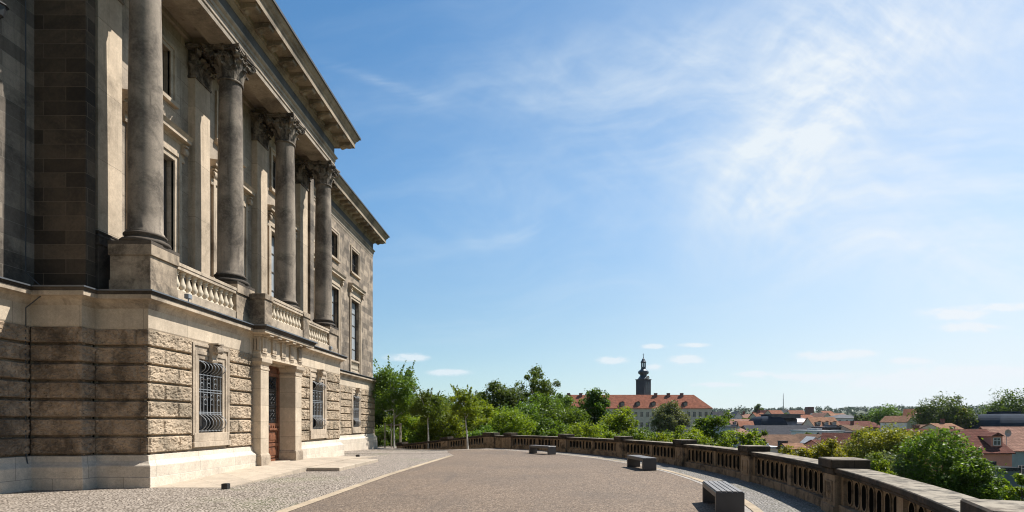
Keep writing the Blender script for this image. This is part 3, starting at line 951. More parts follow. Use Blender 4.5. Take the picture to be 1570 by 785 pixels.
def console(mb, X, y, z0, z1, hw, out):
    """S-shaped keystone scroll"""
    pr = [(0, z0), (out * 0.35, z0), (out * 0.42, z0 + 0.06), (out * 0.3, z0 + 0.15), (out * 0.4, z0 + 0.3)]
    for t in np.linspace(-1.2, 1.9, 9):
        pr.append((out * 0.62 + out * 0.38 * math.cos(t), z1 - 0.2 + 0.13 * math.sin(t)))
    pr += [(out * 0.5, z1 - 0.05), (out * 1.0, z1 - 0.045), (out * 1.0, z1), (0, z1)]
    mb.extr(pr, lambda p, q, r: (X + p, r, q), y - hw, y + hw)
    for s in (-1, 1):
        ring = [(X + out * 0.62 + out * 0.3 * (1 - t / 14) * math.cos(t), y + s * (hw + 0.004), z1 - 0.2 + 0.11 * (1 - t / 14) * math.sin(t)) for t in np.linspace(0, 11, 26)]
        mb.tube(ring, 0.016, 4)


def ground_window(y, X, bars=True):
    wdw = build('window', glazing(y, GW, GZ0, GZ1, X - 0.34, 2, 4), M['wframe'], B)
    build('pane', pane(y, GW, GZ0, GZ1, X - 0.34), M['glass'], wdw)
    s = MB()
    frame_prof(s, X, y, GW, GZ0 - 0.02, GZ1, 0.24, 0.07)
    s.box(X - 0.07, X + 0.035, y - 0.995, y - GW - 0.24, 1.33, 4.148)
    s.box(X - 0.07, X + 0.035, y + GW + 0.24, y + 0.995, 1.33, 4.148)
    s.box(X - 0.07, X + 0.034, y - GW - 0.24, y + GW + 0.24, GZ1 + 0.24, 4.148)
    s.box(X + 0.034, X + 0.075, y - 0.97, y - 0.89, 1.33, 4.10)
    s.box(X + 0.034, X + 0.075, y + 0.89, y + 0.97, 1.33, 4.10)
    s.box(X + 0.034, X + 0.073, y - 0.89, y + 0.89, 4.02, 4.10)
    build('surround', s, M['trim'], wdw, bevel=0.006)
    s = MB()
    s.box(X - 0.07, X + 0.12, y - 0.98, y + 0.98, 0.96, 1.12)
    s.box(X - 0.35, X + 0.09, y - 0.93, y + 0.93, 1.12, GZ0)
    build('sill', s, M['trim'], wdw, bevel=0.01)
    s = MB()
    console(s, X + 0.05, y, 3.58, 4.17, 0.15, 0.30)
    build('keystone', s, M['trim'], wdw)
    if bars:
        build('grille', grille(X - 0.04, y, GW, GZ0, GZ1), M['iron'], wdw)


for y in (BAY[0], BAY[2]):
    ground_window(y, XF)
for y in WINGB[1:]:
    ground_window(y, XW)
ground_window(NEARB[0], XW, False)
ground_window(NEARB[1], XW, False)


def hood(mb, X, y, hw, z):
    pr = [(0, z), (0.10, z), (0.13, z + 0.07), (0.32, z + 0.10), (0.32, z + 0.20), (0.38, z + 0.28), (0.40, z + 0.30), (0, z + 0.36)]
    mb.extr(pr, lambda p, q, r: (X + p, r, q), y - hw, y + hw)


def tall_window(y, X, blind, depth=0.27, parapet=False, hoodz=11.0):
    wdw = build('window', glazing(y, TW, TZ0, TZ1, X - depth, 2, 5), M['wframe'], B)
    build('pane', pane(y, TW, TZ0, TZ1, X - depth), M[blind], wdw)
    s = MB()
    frame_prof(s, X, y, TW, TZ0 if not parapet else 5.2, TZ1, 0.30, 0.10)
    s.box(X - 0.07, X + 0.06, y - TW - 0.3, y + TW + 0.3, TZ1 + 0.301, hoodz)
    build('surround', s, M['trim'], wdw, bevel=0.006)
    s = MB()
    hood(s, X - 0.02, y, TW + 0.5, hoodz)
    for q in (-1, 1):
        console(s, X, y + q * (TW + 0.36), hoodz - 0.55, hoodz, 0.085, 0.24)
    build('hood', s, M['trim'], wdw)
    if parapet:
        s = MB()
        s.box(X - 0.25, X + 0.02, y - TW, y + TW, 5.15, 5.35)
        s.box(X - 0.25, X + 0.04, y - TW, y + TW, 6.0, 6.12)
        pb_ = build('parapet', s, M['trim'], wdw)
        for k in range(8):
            b = MB()
            b.lathe(baluster_prof(5.35, 6.0, 0.085), X - 0.1, y - TW + 0.12 + (2 * TW - 0.24) * k / 7, 8)
            build('baluster', b, M['pale'], pb_, recalc=False)


def small_window(y, X, depth=0.25):
    wdw = build('window', glazing(y, SW, SZ0, SZ1, X - depth, 2, 2), M['wframe'], B)
    build('pane', pane(y, SW, SZ0, SZ1, X - depth), M['glass'], wdw)
    s = MB()
    frame_prof(s, X, y, SW, SZ0, SZ1, 0.24, 0.08)
    s.box(X - 0.07, X + 0.14, y - SW - 0.3, y + SW + 0.3, SZ0 - 0.14, SZ0 - 0.001)
    build('surround', s, M['trim'], wdw, bevel=0.006)


# upper walls
UO = lambda ys_, low: [q for y in ys_ for q in (win(y, TW, low, TZ1), win(y, SW, SZ0, SZ1))]
UZ0, UZ1 = 5.1, 14.7


def upper_run(segs, m):
    q = MB()
    for (xa, ya, xb, yb) in segs:
        q.quad((xa, ya, UZ0), (xb, yb, UZ0), (xb, yb, UZ1), (xa, ya, UZ1))
    build('upper_wall', q, M[m], B, recalc=False)


q = MB()
wall_face(q, XU, YE0 + 0.1, Y0 - 0.26, UZ0, UZ1, UO(NEARB, 5.15), 0.3)
build('upper_wall', q, M['ashlar'], B, recalc=False)
q = MB()
wall_face(q, XU, Y1 + 0.36, YE1 - 0.1, UZ0, UZ1, UO(WINGB, 5.15), 0.3)
build('upper_wall', q, M['ashlarfar'], B, recalc=False)
upper_run([(XU, Y0 - 0.26, XUS, Y0 - 0.26), (XUS, Y0 - 0.26, XUS, Y0 + 0.06), (XUS, Y0 + 0.06, XL, Y0 + 0.06)], 'ashlarshade')
upper_run([(XL, Y1 - 0.06, XUS, Y1 - 0.06), (XUS, Y1 - 0.06, XUS, Y1 + 0.36), (XUS, Y1 + 0.36, XU, Y1 + 0.36)], 'ashlar')
upper_run([(XU, YE1 - 0.1, -30, YE1 - 0.1)], 'ashlar')
upper_run([(-30, YE0 + 0.1, XU, YE0 + 0.1)], 'ashlar')
q = MB()
q.quad((-30, YE0, -1), (-30, YE1, -1), (-30, YE1, 16), (-30, YE0, 16))
build('rear_wall', q, M['ashlar'], B, recalc=False)
mb = MB()
wall_face(mb, XL, Y0 + 0.06, Y1 - 0.06, 5.1, 15.2, UO(BAY, 6.1), 0.3)
build('loggia_wall', mb, M['loggia'], B, recalc=False)
for i, y in enumerate(BAY):
    tall_window(y, XL, 'blind')
    small_window(y, XL)
for y in WINGB:
    tall_window(y, XU, 'blind', parapet=True)
    small_window(y, XU)
for y in NEARB[:2]:
    tall_window(y, XU, 'glass', parapet=True)
    small_window(y, XU)
# small cornice string below the upper windows of the wings and balcony floor
mb = MB()
mb.box(XL - 0.1, XF + 0.02, Y0 + 0.08, Y1 - 0.08, 5.0, 5.17)
build('balcony_floor', mb, M['flash'], B)


# --- carved capitals
def leaf(mb, px, py, ox, oy, z0, h, wd, curl):
    tx, ty = -oy, ox
    rows = [(0.0, 0.0, 0.7), (0.02, 0.3, 0.9), (0.05, 0.58, 1.0), (0.11, 0.82, 0.85), (0.19, 0.98, 0.6), (0.235, 0.93, 0.42), (0.23, 0.82, 0.25)]
    vs = []
    for o_, t, k in rows:
        for s_, e in ((-1, -0.02), (-0.5, 0.02), (0, 0.045), (0.5, 0.02), (1, -0.02)):
            oo = o_ * curl / 0.22 + e
            ww = wd * k * s_ * 0.5
            vs.append((px + ox * oo + tx * ww, py + oy * oo + ty * ww, z0 + h * t - 0.03 * abs(s_) * h))
    m = 5
    fs = [(i * m + j, i * m + j + 1, (i + 1) * m + j + 1, (i + 1) * m + j) for i in range(len(rows) - 1) for j in range(m - 1)]
    mb.add(vs, fs, False)


def volute(mb, px, py, ox, oy, z, r, wd):
    tx, ty = -oy, ox
    for q in (-1, 1):
        pts = [(px + ox * rr * math.cos(t) + tx * wd * q, py + oy * rr * math.cos(t) + ty * wd * q, z + rr * math.sin(t)) for t, rr in ((t, r * (1 - t / 15.0)) for t in np.linspace(0, 11, 24))]
        mb.tube(pts, r * 0.2, 4)
    n = 12
    ring = [(px + ox * r * 0.85 * math.cos(2 * math.pi * k / n), py + oy * r * 0.85 * math.cos(2 * math.pi * k / n), z + r * 0.85 * math.sin(2 * math.pi * k / n)) for k in range(n)]
    vs = [(x + tx * wd * q, y + ty * wd * q, zz) for q in (-1, 1) for x, y, zz in ring]
    mb.add(vs, [tuple(range(n)), tuple(range(n, 2 * n))[::-1]] + [(k, (k + 1) % n, n + (k + 1) % n, n + k) for k in range(n)])


def corinthian(cx, cy, z0, z1, r):
    mb = MB()
    h = z1 - z0
    mb.lathe([(r * 1.12, z0), (r * 1.16, z0 + 0.03), (r * 1.12, z0 + 0.07), (r * 0.98, z0 + 0.08), (r * 0.95, z0 + h * 0.5), (r * 1.25, z0 + h * 0.86)], cx, cy, 20)
    for k in range(8):
        a = 2 * math.pi * k / 8
        leaf(mb, cx + r * 1.02 * math.cos(a), cy + r * 1.02 * math.sin(a), math.cos(a), math.sin(a), z0 + 0.08, h * 0.40, 0.30, 0.17)
        a += math.pi / 8
        leaf(mb, cx + r * 0.98 * math.cos(a), cy + r * 0.98 * math.sin(a), math.cos(a), math.sin(a), z0 + 0.10, h * 0.64, 0.30, 0.22)
    for k in range(16):
        a = 2 * math.pi * (k + 0.5) / 16
        leaf(mb, cx + r * 1.0 * math.cos(a), cy + r * 1.0 * math.sin(a), math.cos(a), math.sin(a), z0 + h * 0.45, h * 0.36, 0.15, 0.16)
    hw = r * 1.62
    for k in range(4):
        a = math.pi / 4 + k * math.pi / 2
        o_ = (math.cos(a), math.sin(a))
        volute(mb, cx + o_[0] * hw * 1.14, cy + o_[1] * hw * 1.14, o_[0], o_[1], z1 - 0.26, 0.145, 0.07)
        stem = [(cx + o_[0] * q, cy + o_[1] * q, z) for q, z in ((r * 1.1, z0 + h * 0.5), (r * 1.3, z0 + h * 0.68), (hw * 1.14, z1 - 0.13))]
        mb.tube(stem, 0.05, 5)
        a2 = k * math.pi / 2
        o2 = (math.cos(a2), math.sin(a2))
        volute(mb, cx + o2[0] * r * 1.3 - o2[1] * 0.10, cy + o2[1] * r * 1.3 + o2[0] * 0.10, -o2[1], o2[0], z1 - 0.30, 0.085, 0.04)
        volute(mb, cx + o2[0] * r * 1.3 + o2[1] * 0.10, cy + o2[1] * r * 1.3 - o2[0] * 0.10, o2[1], -o2[0], z1 - 0.30, 0.085, 0.04)
        volute(mb, cx + o2[0] * hw * 0.93, cy + o2[1] * hw * 0.93, -o2[1], o2[0], z1 - 0.08, 0.085, 0.05)
    pts = []
    for k in range(4):
        c_ = math.pi / 4 + k * math.pi / 2
        for t in np.linspace(-1, 1, 9)[:-1] if True else ():
            al = k * math.pi / 2
            side = hw * (1.02 - 0.16 * (1 - t * t))
            x, y = side, t * hw * 1.02
            pts.append((cx + x * math.cos(al) - y * math.sin(al), cy + x * math.sin(al) + y * math.cos(al)))
    mb.prism(pts, z1 - 0.13, z1 - 0.07)
    mb.prism([(cx + (x - cx) * 1.06, cy + (y - cy) * 1.06) for x, y in pts], z1 - 0.07, z1)
    return mb


ZP, ZC0, ZC1 = 6.45, 13.57, 14.65
XC = -10.83
for i, y in enumerate(COLY):
    prof = [(0.41 * (1 - 0.13 * max(0, (t - 0.3) / 0.7) ** 1.5), 6.93 + (ZC0 - 6.93) * t) for t in np.linspace(0, 1, 14)]
    prof = [(0.455, 6.86), (0.45, 6.90), (0.415, 6.96)] + prof[1:]
    c = MB()
    c.lathe(prof, XC, y, 40)
    col = build('column', c, M['column'], B, recalc=False)
    b = MB()
    bp = []
    for t in np.linspace(-1.4, 1.4, 7): bp.append((0.535 + 0.065 * math.cos(t), 6.605 + 0.065 * math.sin(t)))
    bp += [(0.50, 6.68), (0.465, 6.70), (0.46, 6.74), (0.485, 6.77)]
    for t in np.linspace(-1.4, 1.4, 6): bp.append((0.475 + 0.04 * math.cos(t), 6.81 + 0.04 * math.sin(t)))
    b.lathe([(0.58, 6.53)] + bp + [(0.45, 6.862)], XC, y, 32)
    b.box(XC - 0.60, XC + 0.56, y - 0.58, y + 0.58, 6.452, 6.54)
    build('base', b, M['basesoot'], col, recalc=False)
    build('capital', corinthian(XC, y, ZC0, ZC1, 0.36), M['capital'], col, recalc=False)
    # pedestal
    s = MB()
    hw = 0.56
    s.box(-11.42, XF - 0.0, y - hw, y + hw, 5.14, 5.50)
    s.box(-11.40, XF - 0.02, y - hw + 0.015, y + hw - 0.015, 5.50, 6.16)
    s.box(-11.43, XF + 0.03, y - hw - 0.02, y + hw + 0.02, 6.16, 6.45)
    build('pedestal', s, M['pedestal'], B, bevel=0.008)
    # pilaster behind
    s = MB()
    XP = -11.80
    s.box(XL - 0.1, XP, y - 0.43, y + 0.43, 6.86, ZC0)
    pil = build('pilaster', s, M['pilaster'], B, bevel=0.006)
    s = MB()
    s.box(XL - 0.1, XP + 0.10, y - 0.53, y + 0.53, 5.16, 6.45)
    s.box(XL - 0.1, XP + 0.13, y - 0.56, y + 0.56, 6.45, 6.62)
    s.sweep([(XL - 0.1, y - 0.43), (XP, y - 0.43), (XP, y + 0.43), (XL - 0.1, y + 0.43)], [(-0.1, 6.62), (0.12, 6.62), (0.13, 6.68), (0.10, 6.72), (0.05, 6.74), (0.05, 6.78), (0.07, 6.80), (0.07, 6.84), (-0.1, 6.86)])
    build('base', s, M['basesoot'], pil, bevel=0.006)
    s = MB()
    s.box(XL - 0.1, XP + 0.01, y - 0.43, y + 0.43, ZC0, ZC1 - 0.1)
    s.box(XL - 0.1, XP + 0.04, y - 0.47, y + 0.47, ZC0, ZC0 + 0.07)
    for k in range(4):
        yy = y - 0.36 + 0.24 * k
        leaf(s, XP, yy, 1, 0, ZC0 + 0.08, 0.42, 0.26, 0.15)
    for k in range(3):
        yy = y - 0.24 + 0.24 * k
        leaf(s, XP, yy, 1, 0, ZC0 + 0.1, 0.68, 0.26, 0.2)
    for sg in (-1, 1):
        leaf(s, XP - 0.12, y + sg * 0.43, 0, sg, ZC0 + 0.08, 0.42, 0.24, 0.15)
        leaf(s, XP - 0.02, y + sg * 0.43, 0.7, 0.7 * sg, ZC0 + 0.1, 0.68, 0.26, 0.2)
        volute(s, XP + 0.14, y + sg * 0.5, 0.7, 0.7 * sg, ZC1 - 0.26, 0.14, 0.06)
        volute(s, XP + 0.10, y + sg * 0.1, 0, sg, ZC1 - 0.3, 0.08, 0.04)
    s.box(XL - 0.1, XP + 0.2, y - 0.58, y + 0.58, ZC1 - 0.12, ZC1 - 0.06)
    s.box(XL - 0.1, XP + 0.23, y - 0.61, y + 0.61, ZC1 - 0.06, ZC1 - 0.003)
    build('capital', s, M['capital'], pil, recalc=False)


def balustrade_run(X, y0, y1, n, z0=5.16, pale=True):
    s = MB()
    s.box(X - 0.13, X + 0.13, y0, y1, z0, 5.52)
    run = build('balcony_balustrade', s, M['trim'], B, bevel=0.008)
    s = MB()
    s.box(X - 0.15, X + 0.15, y0, y1, 6.10, 6.20)
    s.box(X - 0.17, X + 0.17, y0, y1, 6.20, 6.30)
    build('rail', s, M['trim'], run, bevel=0.008)
    for k in range(n):
        b = MB()
        yy = y0 + (y1 - y0) * (k + 0.5) / n
        b.lathe(baluster_prof(5.52, 6.10, 0.098), X, yy, 10)
        build('baluster', b, M['pale'], run, recalc=False)


balustrade_run(XF - 0.16, COLY[0] + 0.56, COLY[1] - 0.56, 11)
balustrade_run(XF - 0.16, COLY[2] + 0.56, COLY[3] - 0.56, 11)
XB = -9.72
balustrade_run(XB - 0.16, YC - 1.35, YC + 1.35, 10)
for sg in (-1, 1):
    s = MB()
    a, b = sorted((YC + sg * 1.35, YC + sg * 1.92))
    s.box(XB - 0.42, XB, a, b, 5.14, 6.10)
    s.box(XB - 0.45, XB + 0.04, a - 0.03, b + 0.03, 6.10, 6.30)
    a, b = sorted((YC + sg * 1.55, YC + sg * 1.88))
    s.box(XF - 0.05, XB - 0.42, a, b, 5.14, 6.10)
    s.box(XF - 0.05, XB - 0.45, a - 0.03, b + 0.03, 6.10, 6.298)
    build('balcony_pier', s, M['pedestal'], B, bevel=0.01)

# --- entablature
XE, YEa, YEb = -10.44, COLY[0] - 0.40, COLY[3] + 0.38
XEW = XU + 0.0
ENT = [(-30, YE0 + 0.1), (XEW, YE0 + 0.1), (XEW, YEa), (XE, YEa), (XE, YEb), (XEW, YEb), (XEW, YE1 - 0.1), (-30, YE1 - 0.1)]
mb = MB()
mb.sweep(ENT, [(-0.3, 14.65), (0.0, 14.65), (0.0, 14.83), (0.035, 14.84), (0.035, 15.04), (0.07, 15.05), (0.07, 15.17), (0.10, 15.19), (0.15, 15.24), (0.15, 15.30), (-0.3, 15.32)])
arch = build('architrave', mb, M['entab'], B, bevel=0.004)
mb = MB()
mb.sweep(ENT, [(-0.3, 15.31), (0.02, 15.31), (0.02, 15.80), (-0.3, 15.80)])
build('frieze', mb, M['frieze'], B)
mb = MB()
mb.sweep(ENT, [(-0.3, 15.80), (0.04, 15.80), (0.06, 15.85), (0.13, 15.90), (0.15, 15.92), (0.15, 15.97), (0.20, 15.98), (0.20, 16.13), (0.79, 16.15), (0.79, 16.11), (0.815, 16.11), (0.815, 16.36), (0.84, 16.38), (0.86, 16.45), (0.93, 16.52), (0.98, 16.62), (1.02, 16.68), (-0.4, 16.78)])
cor = build('cornice', mb, M['cornice'], B, bevel=0.004)
mb = MB()
mb.sweep(ENT, [(1.0, 16.66), (1.06, 16.66), (1.06, 16.76), (1.02, 16.77), (-0.6, 17.0), (-0.6, 16.8), (0.99, 16.70)])
build('gutter', mb, M['gutter'], B)
mb = MB()
mb.box(XE - 0.8, XE - 0.29, YEa + 0.1, YEb - 0.1, 14.652, 15.6)
for y in COLY:
    mb.box(XL - 0.1, XE - 0.79, y - 0.36, y + 0.36, 14.655, 15.4)
mb.box(XL - 0.05, XE - 0.5, YEa + 0.2, YEb - 0.2, 14.98, 15.35)
mb.box(XL - 0.05, XL + 0.12, YEa + 0.2, YEb - 0.2, 14.80, 14.98)
build('loggia_ceiling', mb, M['entab'], B, bevel=0.006)
mb = MB()
mb.box(-29.9, XEW - 0.25, YE0 + 0.3, YE1 - 0.3, 16.4, 16.9)
mb.box(XEW - 0.25, XE - 0.25, YEa + 0.2, YEb - 0.2, 16.4, 16.9)
build('roof', mb, M['gutter'], B)


def modillion(X, y):
    m = MB()
    pr = [(0.19, 15.93), (0.26, 15.93), (0.34, 15.955), (0.44, 16.0), (0.56, 15.985), (0.66, 15.985), (0.72, 16.01), (0.745, 16.05), (0.74, 16.135), (0.19, 16.125)]
    m.extr(pr, lambda p, q, r: (X + p, r, q), y - 0.17, y + 0.17)
    m.extr([(0.19, 16.09), (0.765, 16.10), (0.765, 16.138), (0.19, 16.125)], lambda p, q, r: (X + p, r, q), y - 0.2, y + 0.2)
    leaf(m, X + 0.30, y, 0.9, 0.0, 15.86, 0.15, 0.26, 0.38)
    return m


n = 16
for k in range(n):
    build('modillion', modillion(XE, YEa - 0.42 + (YEb - YEa + 0.84) * k / (n - 1)), M['cornice'], cor, recalc=False)
n = 19
for k in range(n):
    build('modillion', modillion(XEW, YEb + 1.4 + (YE1 + 0.3 - YEb - 1.4) * k / (n - 1)), M['cornice'], cor, recalc=False)

# --- portal
XP_ = -9.96
for sg in (-1, 1):
    a, b = sorted((YC + sg * 1.13, YC + sg * 1.72))
    s = MB()
    s.box(XF - 0.42, XP_, a, b, 0.5, 3.72)
    pier = build('portal_pier', s, M['band'], B, bevel=0.01)
    s = MB()
    s.box(XF - 0.42, XP_ + 0.05, a - 0.05, b + 0.05, 0.0, 0.48)
    s.sweep([(XF - 0.42, a), (XP_, a), (XP_, b), (XF - 0.42, b)], [(-0.05, 0.48), (0.04, 0.48), (0.03, 0.53), (0.01, 0.57), (-0.05, 0.58)])
    build('base', s, M['trim'], pier, bevel=0.008)
    s = MB()
    s.sweep([(XF - 0.42, a), (XP_, a), (XP_, b), (XF - 0.42, b)], [(-0.3, 3.62), (0.02, 3.62), (0.02, 3.68), (0.0, 3.70), (0.0, 3.78), (0.03, 3.82), (0.08, 3.88), (0.09, 3.90), (0.09, 4.02), (-0.3, 4.03)])
    build('capital', s, M['trim'], pier)
mb = MB()
mb.box(XF - 0.42, XP_ + 0.01, YC - 1.74, YC + 1.74, 4.03, 4.22)
mb.box(XF - 0.42, XP_ - 0.02, YC - 1.71, YC + 1.71, 4.22, 4.80)
ent = build('portal_frieze', mb, M['band'], B, bevel=0.006)
for k in range(5):
    y = YC - 1.5 + 3.0 * k / 4
    s = MB()
    for q in (-1, 0, 1):
        s.box(XP_ - 0.03, XP_ + 0.045, y + q * 0.115 - 0.042, y + q * 0.115 + 0.042, 4.30, 4.72)
    s.box(XP_ - 0.03, XP_ + 0.05, y - 0.18, y + 0.18, 4.72, 4.79)
    s.box(XP_ - 0.03, XP_ + 0.055, y - 0.19, y + 0.19, 4.22, 4.27)
    for q in range(5):
        s.lathe([(0.022, 4.13), (0.012, 4.22)], XP_ + 0.025, y - 0.14 + 0.07 * q, 6)
    build('triglyph', s, M['trim'], ent)
s = MB()
for q in (-1, 0, 1):
    s.box(XF + 0.16 + q * 0.1 - 0.035, XF + 0.16 + q * 0.1 + 0.035, YC - 1.77, YC - 1.70, 4.30, 4.72)
s.box(XF + 0.0, XF + 0.32, YC - 1.775, YC - 1.70, 4.72, 4.79)
build('triglyph', s, M['trim'], ent)
mb = MB()
can = [(XF + 0.05, YC - 1.78), (XP_, YC - 1.78), (XP_, YC + 1.78), (XF + 0.05, YC + 1.78)]
mb.sweep(can, [(-0.25, 4.79), (0.03, 4.80), (0.05, 4.84), (0.05, 4.87), (0.36, 4.88), (0.36, 4.98), (-0.3, 5.0)])
mb.box(XF, XP_ - 0.2, YC - 1.6, YC + 1.6, 4.80, 4.97)
build('portal_canopy', mb, M['trim'], B, bevel=0.004)
mb = MB()
mb.sweep(can, [(-0.2, 4.981), (0.365, 4.981), (0.38, 5.01), (0.43, 5.09), (0.44, 5.13), (-0.3, 5.15)])
build('sooty_coping', mb, M['basesoot'], B)
mb = MB()
mb.sweep(can, [(0.44, 5.10), (0.475, 5.10), (0.475, 5.145), (-0.3, 5.19), (-0.3, 5.155), (0.44, 5.137)])
mb.box(XF - 0.1, XP_ + 0.0, YC - 1.6, YC + 1.6, 5.152, 5.188)
build('canopy_flashing', mb, M['flash'], B)
for k in range(6):
    y = YC - 1.55 + 3.1 * k / 5
    s = MB()
    s.box(XP_ + 0.02, XP_ + 0.33, y - 0.13, y + 0.13, 4.81, 4.877)
    build('mutule', s, M['trim'], ent)
# door
XD = -10.66
s = MB()
s.box(XD - 0.06, XD, YC - 1.14, YC + 1.14, 0.12, 3.95)
for yy in (-1.10, -0.02, 0.02, 1.10):
    s.box(XD, XD + 0.05, YC + yy - 0.06, YC + yy + 0.06, 0.12, 3.95)
for z in (0.13, 0.75, 1.35, 1.55, 3.55, 3.9):
    s.box(XD, XD + 0.048, YC - 1.10, YC + 1.10, z, z + 0.12)
door = build('door', s, M['wood'], B, bevel=0.006)
for sg in (-1, 1):
    yc = YC + sg * 0.55
    s = MB()
    for z0, z1 in ((0.30, 0.70), (0.92, 1.30)):
        s.box(XD, XD + 0.035, yc - 0.36, yc + 0.36, z0, z1)
        s.box(XD, XD + 0.055, yc - 0.24, yc + 0.24, z0 + 0.09, z1 - 0.09)
    s.box(XD, XD + 0.10, yc - 0.40, yc + 0.40, 1.40, 1.48)
    for q in range(4):
        s.box(XD, XD + 0.07, yc - 0.33 + 0.19 * q, yc - 0.23 + 0.19 * q, 1.48, 1.6)
    build('door_panel', s, M['wood'], door, bevel=0.006)
    s = MB()
    s.box(XD + 0.001, XD + 0.012, yc - 0.36, yc + 0.36, 1.70, 3.53)
    build('door_pane', s, M['glass'], door)
    s = MB()
    for z in (1.72, 2.30, 2.36, 2.94, 3.0, 3.50):
        s.box(XD + 0.02, XD + 0.045, yc - 0.36, yc + 0.36, z - 0.012, z + 0.012)
    for zc in (2.01, 2.65, 3.25):
        for a in range(4):
            t0 = a * math.pi / 2 + 0.78
            ccy, ccz = yc + 0.17 * math.cos(t0), zc + 0.14 * math.sin(t0)
            s.tube([(XD + 0.035, ccy + 0.11 * (1 - t / 14) * math.cos(t + t0), ccz + 0.11 * (1 - t / 14) * math.sin(t + t0)) for t in np.linspace(0, 9, 20)], 0.012, 4)
        s.tube([(XD + 0.035, yc + 0.06 * math.cos(t), zc + 0.06 * math.sin(t)) for t in np.linspace(0, 6.28, 13)], 0.014, 4)
    build('door_grille', s, M['black'], door)
s = MB()
s.tube([(XD + 0.05, YC + 0.09, 1.35), (XD + 0.13, YC + 0.09, 1.37), (XD + 0.13, YC + 0.09, 1.58), (XD + 0.05, YC + 0.09, 1.60)], 0.016, 6)
build('door_handle', s, M['black'], door)
# downpipe in the near corner
s = MB()
xp, yp = XW + 0.10, Y0 - 0.62
s.tube([(xp + 0.02, yp, 0.02), (xp + 0.02, yp, 0.55), (xp - 0.05, yp, 0.95), (xp - 0.05, yp, 4.6), (xp + 0.33, yp, 4.9), (xp + 0.33, yp, 5.15), (xp - 0.05, yp, 5.5), (xp - 0.05, yp, 14.6)], 0.014, 6)
build('lightning_conductor', s, M['gutter'], B)
# small floodlights on the ledge
for y in (COLY[3] - 0.9, COLY[0] + 0.75):
    s = MB()
    s.box(XF + 0.16, XF + 0.19, y - 0.02, y + 0.02, 5.17, 5.36)
    s.box(XF + 0.10, XF + 0.24, y - 0.09, y + 0.09, 5.28, 5.42)
    fl = tag(build('floodlight', s, M['iron'], None, bevel=0.015), 'small grey floodlight on the ledge below the farthest column pedestal' if y > 20 else 'small grey floodlight on the ledge below the near balcony balusters', 'floodlight')
# wall lantern at the very left
s = MB()
lx, ly, lz = -12.36, 12.72, 11.2
s.tube([(XU, ly, lz + 0.1), (lx - 0.2, ly, lz + 0.32), (lx, ly, lz + 0.22)], 0.025, 6)
s.lathe([(0.02, lz + 0.2), (0.15, lz + 0.1), (0.17, lz + 0.07), (0.13, lz + 0.05), (0.08, lz - 0.16), (0.03, lz - 0.22)], lx, ly, 8, False)
tag(build('wall_lantern', s, M['black']), 'black iron lantern high on the shaded wall at the building\'s near end', 'lantern')

# ------------------------------------------------------------------ pavement and doorstep
s = MB()
py_ = [(14.45, 0.0), (16.5, 0.05), (19.4, 0.14), (24.0, 0.14), (26.6, 0.05), (29.4, -0.06)]
for (a, za), (b, zb) in zip(py_[:-1], py_[1:]):
    s.add([(-10.2, a, za + 0.006), (-8.1, a, za + 0.006), (-8.1, b, zb + 0.006), (-10.2, b, zb + 0.006), (-8.1, a, -0.3), (-8.1, b, -0.3)],
          [(0, 1, 2, 3), (1, 4, 5, 2)])
s.quad((-10.2, 14.45, 0.006), (-8.1, 14.45, 0.006), (-8.1, 14.45, -0.3), (-10.2, 14.45, -0.3))
tag(build('entrance_pavement', s, M['slab'], recalc=False), kind='structure')
s = MB()
s.box(-10.64, -10.1, YC - 1.14, YC + 1.14, -0.05, 0.16)
s.box(-8.098, -6.95, 19.4, 24.1, -0.25, 0.125)
tag(build('door_step', s, M['slab'], bevel=0.015), 'wide low stone slab step on the setts in front of the door', 'step')
for x, y, lb in ((-8.0, 14.2, 'black cube spotlight on the setts at the near end of the entrance pavement'),
                 (-8.75, 26.9, 'black cube spotlight on the ground beyond the door step')):
    s = MB()
    z = float(z_plaza(x, y))
    s.box(x - 0.075, x + 0.075, y - 0.075, y + 0.075, z, z + 0.14)
    s.box(x - 0.055, x + 0.055, y - 0.055, y + 0.055, z + 0.14, z + 0.146)
    tag(build('ground_spotlight', s, M['black'], bevel=0.006), lb, 'spotlight')

# ------------------------------------------------------------------ terrace balustrade
TB = thing('stone_balustrade', 'weathered brown sandstone balustrade with square pillars curving along the terrace edge', 'balustrade', (6.3, 16.2, 0))


def polar(a_deg, t):
    a = R(a_deg)
    return (CX + (RB + t) * math.cos(a), CY + (RB + t) * math.sin(a))


def stadium(n, hw, z0, z1):
    """closed outline of a rounded slot, centred on 0"""
    pts = []
    for k in range(n):
        a = 2 * math.pi * k / n + math.pi / n
        x, s_ = hw * math.cos(a), math.sin(a)
        zc = (z1 - hw) if s_ > 0 else (z0 + hw)
        pts.append((x, zc + hw * s_))
    return pts


